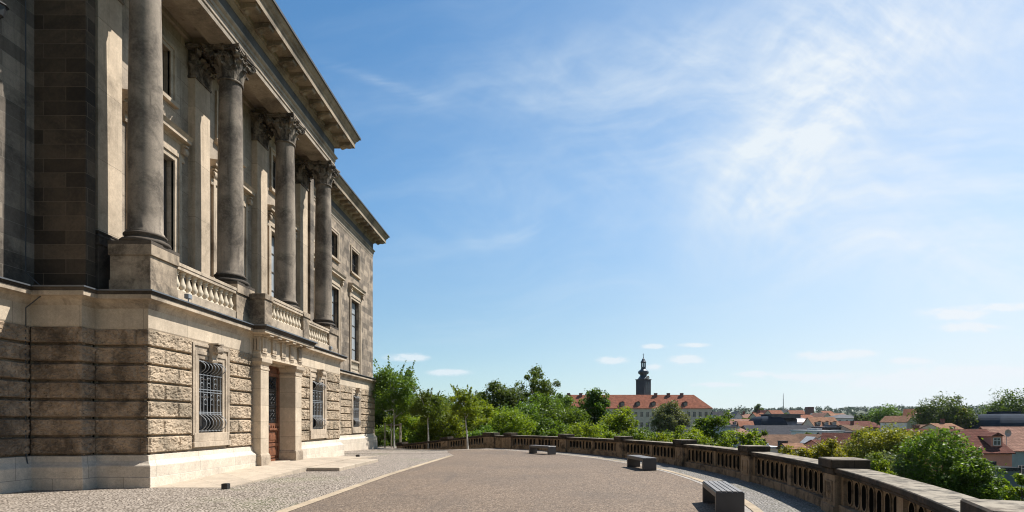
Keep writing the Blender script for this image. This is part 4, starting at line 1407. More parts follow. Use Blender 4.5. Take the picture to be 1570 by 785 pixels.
def slot_cell(mb, dark, fn, c, hw, w_, z0, z1, zb, zt, th, blind=False):
    """pierced cell of width 2w, fn(s,t,z) -> xyz; raised rim round the slot"""
    n = 20
    sl = stadium(n, hw, z0, z1)
    rim = stadium(n, hw + 0.026, z0 - 0.026, z1 + 0.026)
    zc = (zb + zt) / 2
    rect = []
    for x, z in sl:
        dx_, dz_ = x / w_ * 1.0, (z - zc) / ((zt - zb) / 2)
        k = 1 / max(abs(dx_), abs(dz_), 1e-6)
        rect.append((x * k, zc + (z - zc) * k))
    loops = []
    for t, sg in ((-th / 2, -1), (th / 2, 1)):
        loops.append([fn(c + x, t, z) for x, z in rect])
        loops.append([fn(c + x, t, z) for x, z in rim])
        loops.append([fn(c + x, t + sg * 0.02, z) for x, z in rim])
        loops.append([fn(c + x, t + sg * 0.02, z) for x, z in sl])
    vs = [p for l in loops for p in l]
    fs = []
    for a, b in ((0, 1), (1, 2), (2, 3), (4, 5), (5, 6), (6, 7)):
        fs += [(a * n + k, a * n + (k + 1) % n, b * n + (k + 1) % n, b * n + k) for k in range(n)]
    mb.add(vs, fs, False)
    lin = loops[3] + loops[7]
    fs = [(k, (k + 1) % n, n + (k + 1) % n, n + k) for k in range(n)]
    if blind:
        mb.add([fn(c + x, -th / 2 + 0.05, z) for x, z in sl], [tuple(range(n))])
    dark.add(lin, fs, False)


def strip_box(mb, fn, s0, s1, t0, t1, z0, z1, n):
    vs = []
    for k in range(n + 1):
        s_ = s0 + (s1 - s0) * k / n
        vs += [fn(s_, t0, z0), fn(s_, t1, z0), fn(s_, t1, z1), fn(s_, t0, z1)]
    fs = [(0, 1, 2, 3), tuple(4 * n + i for i in (3, 2, 1, 0))]
    for k in range(n):
        for i in range(4):
            j = (i + 1) % 4
            fs.append((4 * k + i, 4 * (k + 1) + i, 4 * (k + 1) + j, 4 * k + j))
    mb.add(vs, fs)


BZ = dict(base=0.20, lo=0.25, hi=0.675, panel=0.735, rail=0.87, cap0=0.84, cap1=1.03)


def bal_bay(parent, fn, s0, s1, seed, nslot=7, panels=2):
    rr = random.Random(seed)
    half = (s1 - s0) / panels
    for q in range(panels):
        a, b = s0 + half * q, s0 + half * (q + 1)
        p, dk = MB(), MB()
        strip_box(p, fn, a, b, -0.19, 0.19, -0.25, BZ['base'], 6)
        strip_box(p, fn, a, a + 0.13, -0.14, 0.14, BZ['base'], BZ['panel'], 1)
        strip_box(p, fn, b - 0.13, b, -0.14, 0.14, BZ['base'], BZ['panel'], 1)
        cw = (b - a - 0.26) / nslot
        for k in range(nslot):
            slot_cell(p, dk, fn, a + 0.13 + cw * (k + 0.5), cw * 0.29, cw / 2, BZ['lo'], BZ['hi'], BZ['base'], BZ['panel'], 0.15, rr.random() < 0.07)
        pn = build('panel', p, M['bal'], parent, recalc=False)
        build('slot_shade', dk, M['slotshade'], pn, recalc=False)  # slot reveals coloured black as painted shade
    p = MB()
    strip_box(p, fn, s0, s1, -0.23, 0.23, BZ['panel'], BZ['panel'] + 0.05, 10)
    strip_box(p, fn, s0, s1, -0.26, 0.27, BZ['panel'] + 0.051, BZ['rail'], 10)
    build('coping', p, M['baldark'], parent, bevel=0.012)


def bal_pillar(parent, fn, s, wd=0.66):
    p = MB()
    h = wd / 2
    strip_box(p, fn, s - h - 0.03, s + h + 0.03, -0.28, 0.28, -0.25, 0.16, 1)
    strip_box(p, fn, s - h, s + h, -0.25, 0.25, 0.16, BZ['panel'], 1)
    # carved relief on the face
    for t, sg in ((-0.25, -1), (0.25, 1)):
        for (a, b, c, d) in ((-0.22, 0.22, 0.24, 0.27), (-0.22, 0.22, 0.59, 0.62), (-0.22, -0.19, 0.27, 0.59), (0.19, 0.22, 0.27, 0.59)):
            strip_box(p, fn, s + a, s + b, t - 0.0 * sg, t + 0.022 * sg, c, d, 1)
        vs = [fn(s, t + sg * 0.002, 0.28), fn(s + 0.14, t + sg * 0.002, 0.43), fn(s, t + sg * 0.002, 0.58), fn(s - 0.14, t + sg * 0.002, 0.43), fn(s, t + sg * 0.05, 0.43)]
        p.add(vs, [(0, 1, 4), (1, 2, 4), (2, 3, 4), (3, 0, 4)])
    pl = build('pillar', p, M['bal'], parent, recalc=False)
    p = MB()
    strip_box(p, fn, s - h - 0.02, s + h + 0.02, -0.28, 0.28, BZ['panel'] + 0.001, BZ['cap0'] + 0.02, 1)
    strip_box(p, fn, s - h - 0.07, s + h + 0.07, -0.33, 0.33, BZ['cap0'] + 0.021, BZ['cap1'], 1)
    build('cap', p, M['baldark'], pl, bevel=0.018)


def fn_arc(s, t, z):
    """s metres along the arc from the pillar at angle 0"""
    x, y = polar(math.degrees(s / RB), t)
    return (x, y, z + float(z_plaza(x, y)))


SP = RB * R(10.8)
PANG = [-45.5, -34.5, -23.1, -11.1, 0, 10.8, 21.6, 32.4, 43.2]     # pillar bearings round the curve
for k, a_ in enumerate(PANG):
    sa = RB * R(a_)
    bal_pillar(TB, fn_arc, sa, 0.66)
    if k < len(PANG) - 1:
        bal_bay(TB, fn_arc, sa + 0.33, RB * R(PANG[k + 1]) - 0.33, k + 50)
# the balustrade of the path that drops away to the left
E0 = Vector(polar(43.2, 0))
A, Bp = Vector((-3.0, 38.5)), Vector((-11.3, 44.3))
e_dir = (A - E0).normalized()


def fn_end(s_, t, z):
    p_ = E0 + e_dir * s_ + Vector((e_dir.y, -e_dir.x)) * t
    return (p_.x, p_.y, z - 0.03)


p = MB()
strip_box(p, fn_end, 0.30, (A - E0).length - 0.1, -0.13, 0.13, -0.4, 0.72, 1)
build('blind_panel', p, M['bal'], TB, recalc=False)
p = MB()
strip_box(p, fn_end, 0.30, (A - E0).length - 0.1, -0.22, 0.22, 0.721, 0.86, 1)
build('coping', p, M['baldark'], TB, bevel=0.012)
DB = thing('ramp_balustrade', 'brown sandstone balustrade sloping down beyond the far end of the terrace', 'balustrade', (-3.4, 39.6, 0))
dirv = (Bp - A).normalized()
nrm = Vector((dirv.y, -dirv.x))
LEN = (Bp - A).length


def fn_ramp(s, t, z):
    p_ = A + dirv * s - nrm * t
    return (p_.x, p_.y, z - 0.03 - 0.10 * max(0.0, s - 0.9))


bal_pillar(DB, fn_ramp, 0.35, 0.9)
bal_bay(DB, fn_ramp, 0.8, 4.3, 3, 6, 2)
bal_pillar(DB, fn_ramp, 4.63)
bal_bay(DB, fn_ramp, 4.96, 9.2, 4, 7, 2)
bal_pillar(DB, fn_ramp, 9.53)


# ------------------------------------------------------------------ benches
def make_bench():
    root = thing('bench', '', 'bench', (0, 0, 0), group='slatted benches along the balustrade')
    L, Wd, H = 1.80, 0.50, 0.43
    for y in (-L / 2, L / 2 - 0.10):
        s_ = MB()
        s_.box(-Wd / 2, Wd / 2, y, y + 0.10, 0, H)
        build('side_panel', s_, M['bench'], root, bevel=0.004, local=True)
    s_ = MB()
    for x in (-Wd / 2, Wd / 2 - 0.03):
        s_.box(x, x + 0.03, -L / 2 + 0.10, L / 2 - 0.10, H - 0.10, H)
    s_.box(-Wd / 2 + 0.03, Wd / 2 - 0.03, -L / 2 + 0.1, L / 2 - 0.1, H - 0.09, H - 0.06)
    build('seat_frame', s_, M['bench'], root, bevel=0.003, local=True)
    for k in range(5):
        x = -Wd / 2 + 0.015 + k * 0.096
        s_ = MB()
        s_.box(x, x + 0.078, -L / 2 + 0.005, L / 2 - 0.005, H + 0.001, H + 0.022)
        build('slat', s_, M['slat'], root, bevel=0.004, local=True)
    return root


b0 = make_bench()
for i, (x, y, a, lb) in enumerate(((3.62, 10.93, -R(9), 'dark grey slatted bench nearest to the camera, its slats catching the sun'),
                                   (3.80, 20.45, R(9), 'dark grey bench by the middle of the curved balustrade, seen side on'),
                                   (0.22, 30.05, R(36), 'small distant dark bench in front of the far end of the balustrade'))):
    o = b0 if i == 0 else copy_tree(b0)
    o.location = (x, y, 0.006)
    o.rotation_euler = (0, 0, a)
    o['label'] = lb


# ------------------------------------------------------------------ trees
def quads_mesh(name, V, m):
    """V: (N,4,3)"""
    n = len(V)
    me = bpy.data.meshes.new(name)
    me.vertices.add(n * 4)
    me.vertices.foreach_set('co', V.reshape(-1).astype(np.float32))
    me.loops.add(n * 4)
    me.loops.foreach_set('vertex_index', np.arange(n * 4, dtype=np.int32))
    me.polygons.add(n)
    me.polygons.foreach_set('loop_start', np.arange(0, n * 4, 4, dtype=np.int32))
    me.polygons.foreach_set('loop_total', np.full(n, 4, dtype=np.int32))
    me.update(calc_edges=True)
    me.materials.append(m)
    return me


def leaves(P, size, r_, up=0.35, aspect=0.62):
    n = len(P)
    nrm_ = r_.normal(size=(n, 3))
    nrm_[:, 2] = np.abs(nrm_[:, 2]) + up
    nrm_ /= np.linalg.norm(nrm_, axis=1, keepdims=True)
    a = np.cross(nrm_, r_.normal(size=(n, 3)))
    a /= np.linalg.norm(a, axis=1, keepdims=True) + 1e-9
    b = np.cross(nrm_, a)
    s = size * r_.uniform(0.4, 1.4, (n, 1))
    la, lb = a * s, b * s * aspect
    dr = nrm_ * s * 0.18
    return np.stack([P - la, P - lb * 0.9 + dr, P + la, P + lb * 0.9 + dr], 1)


def crown_points(r_, rx, ry, rz, ncl, per, rc, shell=0.55, flat=0.8, airy=0.0, lower=0.0):
    d = r_.normal(size=(ncl, 3))
    d /= np.linalg.norm(d, axis=1, keepdims=True)
    rad = r_.uniform(shell, 1.0, (ncl, 1)) ** 0.8
    C = d * rad
    C[:, 2] = np.where(C[:, 2] < 0, C[:, 2] * (0.9 - lower), C[:, 2])
    keep = C[:, 2] > -0.85
    C = C[keep] * np.array([rx, ry, rz])
    cr = rc * r_.uniform(0.55, 1.25, (len(C), 1))
    dd = r_.normal(size=(len(C), per, 3))
    dd /= np.linalg.norm(dd, axis=2, keepdims=True)
    q = r_.uniform(0.25, 1.0, (len(C), per, 1)) ** 0.55
    P = C[:, None, :] + dd * q * cr[:, None, :] * np.array([1, 1, flat])
    stray = r_.random((len(C), per, 1)) < 0.06 + airy
    P = np.where(stray, P + dd * cr[:, None, :] * 0.5, P)
    return P.reshape(-1, 3), C


def tree(label, x, y, zb, z0, z1, rx, lf, n=5000, size=0.2, ncl=60, seed=0, group=None, name='tree', cat='tree', shape='round', trunk_r=None, pale=None, lean=0.0, bark='bark', rot=0.0):
    r_ = np.random.default_rng(seed)
    n, size = int(n * 2.3), size * 0.66
    root = thing(name, label, cat, (x, y, zb), rot, group)
    rz = (z1 - z0) / 2
    cz = (z0 + z1) / 2 - zb
    per = max(8, n // ncl)
    rc = {'round': 0.34, 'airy': 0.24, 'spiky': 0.30, 'poplar': 0.5, 'bush': 0.36}[shape] * min(rx, rz * 1.2)
    P, C = crown_points(r_, rx * 0.98, rx * 0.98, rz * 0.92, ncl, per, rc, 0.45 if shape != 'airy' else 0.3, airy=0.1 if shape in ('airy', 'spiky') else 0.0)
    if shape == 'spiky':          # young tree: leader shoots above a loose crown
        ext = []
        for k in range(9):
            a = r_.uniform(0, 6.28)
            L = rz * r_.uniform(0.55, 1.1)
            dirn = np.array([math.cos(a) * 0.45, math.sin(a) * 0.45, 1.0])
            st_ = np.array([math.cos(a) * rx * 0.45 * r_.random(), math.sin(a) * rx * 0.45 * r_.random(), rz * 0.25])
            t = r_.random((90, 1))
            ext.append(st_ + dirn * t * L + r_.normal(size=(90, 3)) * 0.07 * (1.3 - t))
        P = np.concatenate([P] + ext)
        C = np.concatenate([C, np.array([e[np.argmax(e[:, 2])] for e in ext])])
    P[:, 2] += cz
    C = C + np.array([0, 0, cz])
    lx_ = lean * P[:, 2:3]
    P[:, 0:1] += lx_
    me = quads_mesh('crown', leaves(P, size, r_), LEAF[lf])
    cr = bpy.data.objects.new('crown', me)
    COL.objects.link(cr)
    cr.parent = root
    # trunk and limbs
    mb_ = MB()
    tr = trunk_r or max(0.06, (z1 - zb) * 0.016)
    top = cz + rz * 0.45
    sw = 0.015 if shape == 'spiky' else 0.05
    pts = [(lean * z + sw * math.sin(z * 1.3 + seed) * (z > 0.5), sw * math.cos(z * 1.1 + seed) * (z > 0.5), z) for z in np.linspace(-0.2, top, 9)]
    mb_.tube(pts, [tr * (1.25 if i == 0 else 1.0 - 0.85 * i / 8) for i in range(9)], 7)
    pick = r_.choice(len(C), min(len(C), 14 if shape != 'bush' else 9), replace=False)
    for j in pick:
        e = C[j] + np.array([lean * C[j][2], 0, 0])
        zst = max(0.15, min(e[2] - 0.2, cz - rz * 0.85 + rz * 1.1 * r_.random()))
        s_ = np.array([lean * zst, 0, zst])
        mid = s_ * 0.45 + e * 0.55 + np.array([0, 0, -0.12 * rx])
        mb_.tube([tuple(s_), tuple(mid), tuple(e)], [tr * 0.4, tr * 0.25, tr * 0.08], 5)
    build('trunk', mb_, M[bark], root, local=True, recalc=False)
    return root


def ptree(label, px, ytop, ybot, hw, Y, lf, n=5000, size=0.2, ncl=60, seed=0, **kw):
    """a tree measured in the photograph, stood at its distance Y"""
    x, _, z1 = W(px, ytop, Y)
    z0 = W(px, ybot, Y)[2]
    zb = kw.pop('zb', None)
    if zb is None:
        zb = float(z_terr(x, Y))
    return tree(label, x, Y, zb, max(z0, zb + 0.2), z1, hw / F * Y, lf, n, size, ncl, seed, **kw)


def zp(px, Y):
    return float(z_plaza((px - PX) / F * Y, Y))


t1 = ptree('young tree with a wooden stake frame beside the building\'s far corner', 604, 560, 650, 42, 45.0, 'mid', 6500, 0.13, 70, 11, shape='spiky', zb=zp(604, 45), trunk_r=0.09, bark='stake', name='young_tree')
ptree('slim young tree with pale trunk between the staked tree and the leaning young tree', 657, 598, 652, 26, 42.0, 'mid', 3500, 0.11, 46, 12, shape='spiky', zb=zp(657, 42), trunk_r=0.075, bark='stake', lean=-0.03, name='young_tree')
ptree('slim leaning young tree with pale trunk before the sloping balustrade', 717, 596, 648, 24, 38.6, 'bright', 3200, 0.10, 44, 13, shape='spiky', zb=zp(717, 38.6), trunk_r=0.075, bark='stake', lean=-0.07, name='young_tree')
# stake frame of the first young tree
sx0, sy0 = t1.location.x, t1.location.y
sf = thing('tree_stake_frame', 'weathered wooden stake frame around the young tree by the building corner', 'stake frame', (sx0, sy0, zp(604, 45)))
z = zp(604, 45)
corners = [(-0.65, -0.3), (0.65, -0.3), (0.35, 0.5), (-0.35, 0.5)]
for ax, ay in corners:
    s = MB()
    s.tube([(sx0 + ax, sy0 + ay, z - 0.1), (sx0 + ax, sy0 + ay, z + 2.0)], 0.05, 7)
    build('stake', s, M['stakewood'], sf)
s = MB()
for (a, b) in zip(corners, corners[1:] + corners[:1]):
    s.tube([(sx0 + a[0], sy0 + a[1], z + 1.85), (sx0 + b[0], sy0 + b[1], z + 1.85)], 0.04, 6)
build('crossbar', s, M['stakewood'], sf)

G1 = 'trees beyond the terrace edge'
specs = [
    # label, px, top, bottom, half width, Y, leaf, n, size, clumps, shape
    ('broad green tree rising behind the slim young tree with pale trunk', 655, 600, 690, 46, 58, 'mid', 6500, 0.19, 80, 'round'),
    ('dark green tree behind the staked young tree', 600, 590, 690, 36, 54, 'dark', 5000, 0.19, 60, 'round'),
    ('low dark bush at the foot of the building\'s far corner', 590, 650, 692, 22, 48, 'mid', 2200, 0.13, 30, 'bush'),
    ('low green bush behind the sloping balustrade\'s lower end', 640, 640, 695, 30, 50, 'bright', 2600, 0.14, 34, 'bush'),
    ('mid green tree in the dip left of the leaning young tree', 690, 626, 695, 32, 60, 'mid', 4500, 0.19, 60, 'round'),
    ('green tree directly behind the leaning young tree', 733, 612, 690, 32, 56, 'bright', 4500, 0.18, 60, 'round'),
    ('rounded dark green tree left of the tall airy tree', 766, 584, 672, 36, 70, 'dark', 7500, 0.22, 80, 'round'),
    ('tall airy tree rising highest above the terrace balustrade', 827, 556, 660, 35, 74, 'mid', 6500, 0.20, 64, 'airy'),
    ('green tree filling the foot of the tall airy tree', 826, 604, 690, 36, 66, 'mid', 5500, 0.20, 60, 'round'),
    ('bright green bushy tree over the terrace balustrade\'s far end', 782, 622, 700, 36, 50, 'bright', 5000, 0.15, 60, 'round'),
    ('bright green bush behind the small distant bench', 735, 652, 700, 26, 47, 'mid', 2600, 0.13, 34, 'bush'),
    ('mid green tree behind the small distant bench, left of the dark domed maple', 866, 618, 700, 38, 56, 'mid', 5600, 0.18, 66, 'round'),
    ('dark domed maple in front of the castle\'s red roof', 911, 596, 680, 29, 62, 'dark', 6500, 0.19, 60, 'round'),
    ('rounded light green tree below the castle\'s left wing', 946, 624, 700, 34, 52, 'bright', 6000, 0.16, 70, 'round'),
    ('mid green bush leaning on the balustrade left of the light green tree', 893, 648, 702, 30, 45, 'bright', 3600, 0.13, 46, 'bush'),
    ('bright green tree crown just right of the slim leaning young tree', 752, 634, 700, 30, 52, 'bright', 4200, 0.16, 54, 'round'),
    ('mid green tree below the tall airy tree on its right', 846, 640, 700, 30, 52, 'mid', 4200, 0.16, 54, 'round'),
    ('broad dark tree behind the pale trunk of the middle young tree', 672, 636, 696, 34, 66, 'dark', 4500, 0.2, 56, 'round'),
    ('bright tree between the dark domed maple and the light green tree', 922, 652, 704, 26, 47, 'bright', 3400, 0.14, 44, 'round'),
    ('mid green bush under the castle\'s middle windows', 972, 660, 710, 26, 43, 'mid', 3200, 0.13, 40, 'bush'),
    ('green bush right below the silvery willow', 1030, 660, 710, 26, 44, 'mid', 3200, 0.13, 40, 'bush'),
    ('full crowned bright green tree in the dip left of the leaning young tree', 676, 618, 694, 32, 50, 'bright', 5000, 0.15, 60, 'round'),
    ('dense mid green tree between the building corner tree and the middle young tree', 636, 606, 694, 34, 56, 'mid', 6000, 0.16, 70, 'round'),
    ('mid green tree overlapping the left end of the castle roof', 858, 600, 690, 30, 70, 'mid', 6000, 0.18, 70, 'round'),
    ('tall mid green tree in the background between the two slim young trees', 700, 607, 690, 40, 82, 'mid', 7000, 0.2, 80, 'round'),
    ('light green tree filling the gap right of the staked young tree', 628, 618, 692, 34, 52, 'bright', 5500, 0.15, 64, 'round'),
    ('dark green background tree left of the dark round tree', 738, 600, 680, 26, 88, 'dark', 4500, 0.22, 56, 'round'),
    ('broad green tree behind the far balustrade bays below the tall airy tree', 800, 616, 698, 38, 58, 'mid', 6500, 0.17, 76, 'round'),
    ('mid green tree directly left of the castle\'s lower wall', 884, 628, 700, 30, 64, 'mid', 5000, 0.18, 60, 'round'),
    ('rounded silvery willow in front of the castle wall', 1026, 614, 676, 27, 105, 'grey', 8000, 0.24, 60, 'round'),
    ('dark low tree under the silvery willow', 985, 655, 705, 26, 60, 'mid', 3000, 0.18, 40, 'round'),
    ('loose green bush over the balustrade below the castle', 1010, 664, 712, 34, 38, 'bright', 3600, 0.12, 44, 'airy'),
    ('spreading green tree at the right end of the castle', 1092, 622, 706, 36, 46, 'mid', 3400, 0.16, 44, 'airy'),
    ('green bush between the spreading tree and the loose bush', 1058, 652, 712, 32, 40, 'bright', 3600, 0.12, 44, 'bush'),
    ('green bush in front of the grey flat roofs', 1138, 656, 716, 34, 38, 'bright', 3200, 0.12, 40, 'airy'),
    ('small green spray of leaves before the slate roofed hall', 1162, 652, 714, 16, 42, 'mid', 1200, 0.13, 20, 'airy'),
    ('small yellow green tree left of the near pillar', 1222, 679, 735, 28, 36, 'yellow', 3000, 0.11, 34, 'round'),
    ('yellow green tree rising just left of the near pillar', 1268, 672, 740, 32, 35, 'yellow', 3800, 0.11, 38, 'round'),
    ('flowering yellow green linden above the near balustrade', 1360, 654, 730, 60, 46, 'linden', 11000, 0.15, 110, 'round'),
    ('grey green bush under the linden', 1366, 690, 760, 38, 32, 'grey', 4200, 0.11, 46, 'bush'),
    ('mid green bush between the near pillar and the grey green bush', 1345, 690, 770, 24, 29, 'bright', 2600, 0.10, 34, 'bush'),
    ('large maple in front of the pink house', 1436, 655, 800, 56, 31, 'mid', 12000, 0.125, 120, 'round'),
    ('green bush at the right foot of the large maple', 1496, 700, 800, 34, 29, 'mid', 5000, 0.11, 60, 'bush'),
    ('bright green bush at the lower right corner of the view', 1566, 722, 800, 22, 25, 'bright', 2200, 0.10, 30, 'bush'),
    ('big dark tree standing among the roofs left of the round topped hall', 1447, 607, 672, 36, 165, 'dark', 7500, 0.42, 70, 'round'),
    ('slim yellowish tree beside the big dark town tree', 1481, 622, 668, 10, 160, 'linden', 1300, 0.42, 20, 'airy'),
    ('massive dark tree behind the blue glass vault', 1548, 601, 672, 38, 170, 'dark', 7500, 0.42, 70, 'round'),
    ('rounded green tree among the far roofs', 1362, 622, 664, 26, 230, 'mid', 4500, 0.5, 50, 'round'),
    ('small dark tree left of the rounded green tree among the far roofs', 1334, 634, 660, 13, 240, 'dark', 1800, 0.5, 26, 'round'),
    ('small green tree between the orange roofs left of the hall', 1146, 638, 656, 9, 235, 'mid', 1400, 0.4, 20, 'round'),
    ('round green tree beside the white annex of the metal hall', 1244, 648, 662, 8, 200, 'mid', 1300, 0.35, 20, 'round'),
    ('dark green tree in front of the long white block', 1318, 636, 652, 11, 235, 'dark', 1700, 0.42, 24, 'round'),
    ('green tree between the brown barn and the brown shed', 1238, 664, 680, 8, 135, 'mid', 1400, 0.3, 20, 'round'),
    ('green tree beneath the distant orange roofs by the mast', 1206, 632, 644, 7, 400, 'dark', 1000, 0.6, 16, 'round'),
    ('narrow dark poplar above the orange roofs', 1162, 618, 640, 6, 430, 'dark', 1600, 0.7, 24, 'poplar'),
    ('dark conifer in front of the white gabled house', 1409, 640, 665, 5, 190, 'dark', 900, 0.4, 16, 'poplar'),
]
for i, (lb, px, yt, yb, hw, Y, lf, n, sz, ncl, shp) in enumerate(specs):
    ptree(lb, px, yt, yb, hw, Y, lf, n, sz, ncl, 100 + i, shape=shp, group=G1 if Y < 110 else 'trees in the town',
          name='bush' if shp == 'bush' else 'tree', cat='bush' if shp == 'bush' else 'tree')


# ------------------------------------------------------------------ the castle and the town
def window_part(parent, fn, s, z, w_, h, fm=None):
    """framed window on a wall plane; fn(s, z, out) -> local xyz"""
    m_ = MB()
    f = 0.08
    for (a, b, c, d) in ((-w_ / 2 - f, -w_ / 2, -f, h + f), (w_ / 2, w_ / 2 + f, -f, h + f), (-w_ / 2, w_ / 2, -f, 0), (-w_ / 2, w_ / 2, h, h + f), (-0.04, 0.04, 0, h), (-w_ / 2, -0.04, h * 0.6, h * 0.6 + 0.07), (0.04, w_ / 2, h * 0.6, h * 0.6 + 0.07)):
        vs = [fn(s + p_, z + q, o_) for o_ in (-0.03, 0.06) for p_, q in ((a, c), (b, c), (b, d), (a, d))]
        m_.add(vs, [(0, 1, 2, 3), (4, 5, 6, 7), (0, 1, 5, 4), (1, 2, 6, 5), (2, 3, 7, 6), (3, 0, 4, 7)])
    wp_ = build('window', m_, fm or M['wpale'], parent, local=True, recalc=False)
    m_ = MB()
    vs = [fn(s + p_, z + q, 0.02) for p_, q in ((-w_ / 2, 0), (w_ / 2, 0), (w_ / 2, h), (-w_ / 2, h))]
    m_.add(vs, [(0, 1, 2, 3)])
    build('pane', m_, M['farwin'], wp_, local=True, recalc=False)


def house(label, x, y, zg, w_, d, eave, rise, wall, roof, rz=0.0, kind='gable', wins=(), chim=(), dorm=(), over=0.3, cat='house', name='house', group='houses in the town below', gwall=None):
    """w: along the local x axis (ridge direction), d: depth; heights above the ground zg. Camera side is local -y"""
    root = thing(name, label, cat, (x, y, zg), rz, group)
    hw, hd = w_ / 2, d / 2
    m_ = MB()
    if kind == 'gable':
        pr = [(-hd, -2), (hd, -2), (hd, eave), (0, eave + rise), (-hd, eave)]
        m_.extr(pr, lambda p, q, r: (r, p, q - 0.02), -hw, hw)
    elif kind == 'gablex':                # gable end faces the camera
        pr = [(-hw, -2), (hw, -2), (hw, eave), (0, eave + rise), (-hw, eave)]
        m_.extr(pr, lambda p, q, r: (p, r, q - 0.02), -hd, hd)
    else:
        m_.box(-hw, hw, -hd, hd, -2, eave - 0.02)
    build('wall', m_, WALL[wall], root, local=True)
    r_ = MB()
    t = 0.16
    if kind == 'gable':
        a = hd + over
        k = rise / hd
        for sg in (-1, 1):
            pts = [(0, eave + rise), (sg * a, eave - over * k), (sg * a, eave - over * k + t), (0, eave + rise + t)]
            r_.extr(pts, lambda p, q, r: (r, p, q), -hw - over, hw + over)
    elif kind == 'gablex':
        a = hw + over
        k = rise / hw
        for sg in (-1, 1):
            pts = [(0, eave + rise), (sg * a, eave - over * k), (sg * a, eave - over * k + t), (0, eave + rise + t)]
            r_.extr(pts, lambda p, q, r: (p, r, q), -hd - over, hd + over)
    elif kind == 'hip':
        a, b = hw + over, hd + over
        rl = max(a - b * 0.8, 0.0)
        z = eave
        vs = [(-a, -b, z), (a, -b, z), (a, b, z), (-a, b, z), (-rl, 0, z + rise), (rl, 0, z + rise), (-a, -b, z - 0.2), (a, -b, z - 0.2), (a, b, z - 0.2), (-a, b, z - 0.2)]
        r_.add(vs, [(0, 1, 5, 4), (1, 2, 5), (2, 3, 4, 5), (3, 0, 4), (6, 7, 1, 0), (7, 8, 2, 1), (8, 9, 3, 2), (9, 6, 0, 3), (6, 9, 8, 7)])
    elif kind == 'flat':
        r_.box(-hw - over, hw + over, -hd - over, hd + over, eave, eave + 0.35)
        r_.box(-hw * 0.3, hw * 0.1, -hd * 0.3, hd * 0.4, eave + 0.35, eave + 0.9)
    elif kind == 'roundhip':            # sheet roof curving up on all four sides to a flat deck
        vs, nq = [], 9
        for i in range(nq):
            q = (math.pi / 2) * i / (nq - 1)
            ins = min(hw, hd) * 0.62 * (1 - math.cos(q))
            zz = eave + rise * math.sin(q)
            vs += [(-hw + ins, -hd + ins, zz), (hw - ins, -hd + ins, zz), (hw - ins, hd - ins, zz), (-hw + ins, hd - ins, zz)]
        r_.add(vs, [(4 * i + j, 4 * i + (j + 1) % 4, 4 * i + 4 + (j + 1) % 4, 4 * i + 4 + j) for i in range(nq - 1) for j in range(4)] + [tuple(4 * (nq - 1) + j for j in range(4))])
        e = 0.36 * min(hw, hd)
        r_.box(-hw + min(hw, hd) * 0.7, hw - min(hw, hd) * 0.7, -e, e, eave + rise - 0.1, eave + rise + 0.7)
    elif kind == 'vault':
        pts = [(-hd, eave)] + [(-hd * math.cos(q), eave + rise * math.sin(q) ** 0.75) for q in np.linspace(0.05, math.pi - 0.05, 15)] + [(hd, eave)]
        r_.extr(pts, lambda p, q, r: (r, p, q), -hw, hw)
    rf = build('roof', r_, ROOF[roof], root, local=True)
    for (cx0, cy0, cw, ch) in chim:
        c_ = MB()
        zz = eave + rise * (1 - abs(cy0) / hd) if kind in ('gable', 'hip') else eave
        c_.box(cx0 - cw / 2, cx0 + cw / 2, cy0 - cw * 0.4, cy0 + cw * 0.4, zz - 0.8, zz + ch)
        c_.box(cx0 - cw / 2 - 0.08, cx0 + cw / 2 + 0.08, cy0 - cw * 0.4 - 0.08, cy0 + cw * 0.4 + 0.08, zz + ch, zz + ch + 0.15)
        build('chimney', c_, WALL['darkbrick'], rf, local=True)
    for (s, z, ww, hh, side) in wins:
        fn = {'f': lambda p, q, o_: (p, -hd - o_, q), 'r': lambda p, q, o_: (hw + o_, p, q), 'l': lambda p, q, o_: (-hw - o_, -p, q)}[side]
        window_part(root, fn, s, z, ww, hh, WALL['castle'] if wall == 'castle' else None)
    for (s, dw, dh, dz_) in dorm:         # dormers on the camera-side slope
        zb_ = eave + dz_
        yb_ = -hd * (1 - dz_ / rise)
        yend = -hd * (1 - min(1, (dz_ + dh) / rise))
        c_ = MB()
        c_.box(s - dw / 2, s + dw / 2, yb_ - 0.05, yend + 0.5, zb_ - 0.1, zb_ + dh)
        dm = build('dormer', c_, WALL[gwall or wall], root, local=True)
        c_ = MB()
        c_.extr([(-dw / 2 - 0.25, dh - 0.05), (dw / 2 + 0.25, dh - 0.05), (0, dh + dw * 0.28)], lambda p, q, r: (s + p, r, zb_ + q), yb_ - 0.3, yend + 0.9)
        build('dormer_roof', c_, ROOF[roof], dm, local=True)
        window_part(dm, lambda p, q, o_: (s + p, yb_ - 0.05 - o_, zb_ + q), 0, dh * 0.2, dw * 0.55, dh * 0.6, WALL['castle'] if wall == 'castle' else None)
    return root


def ph(label, x0, x1, yr, ye, Y, d, wall, roof, kind='gable', rz=0.0, wins='auto', **kw):
    """house whose visible extent in the photograph is x0..x1, ridge yr, eaves ye, at distance Y"""
    xm = (x0 + x1) / 2
    x, _, zr = W(xm, yr, Y)
    ze = W(xm, ye, Y)[2]
    zg = float(z_terr(x, Y))
    w_ = (x1 - x0) / F * Y
    eave = max(ze - zg, 2.5)
    rise = max(zr - ze, 0.6)
    if wins == 'auto':
        wins = []
        nn = max(1, int(w_ / 3.2))
        for k in range(nn):
            for zz in (eave - 2.3, eave - 5.2):
                if zz > 0.6:
                    wins.append((-w_ / 2 + w_ * (k + 0.5) / nn, zz, 1.0, 1.4, 'f'))
    return house(label, x, Y + d / 2, zg, w_, d, eave, rise, wall, roof, rz, kind, wins, **kw)


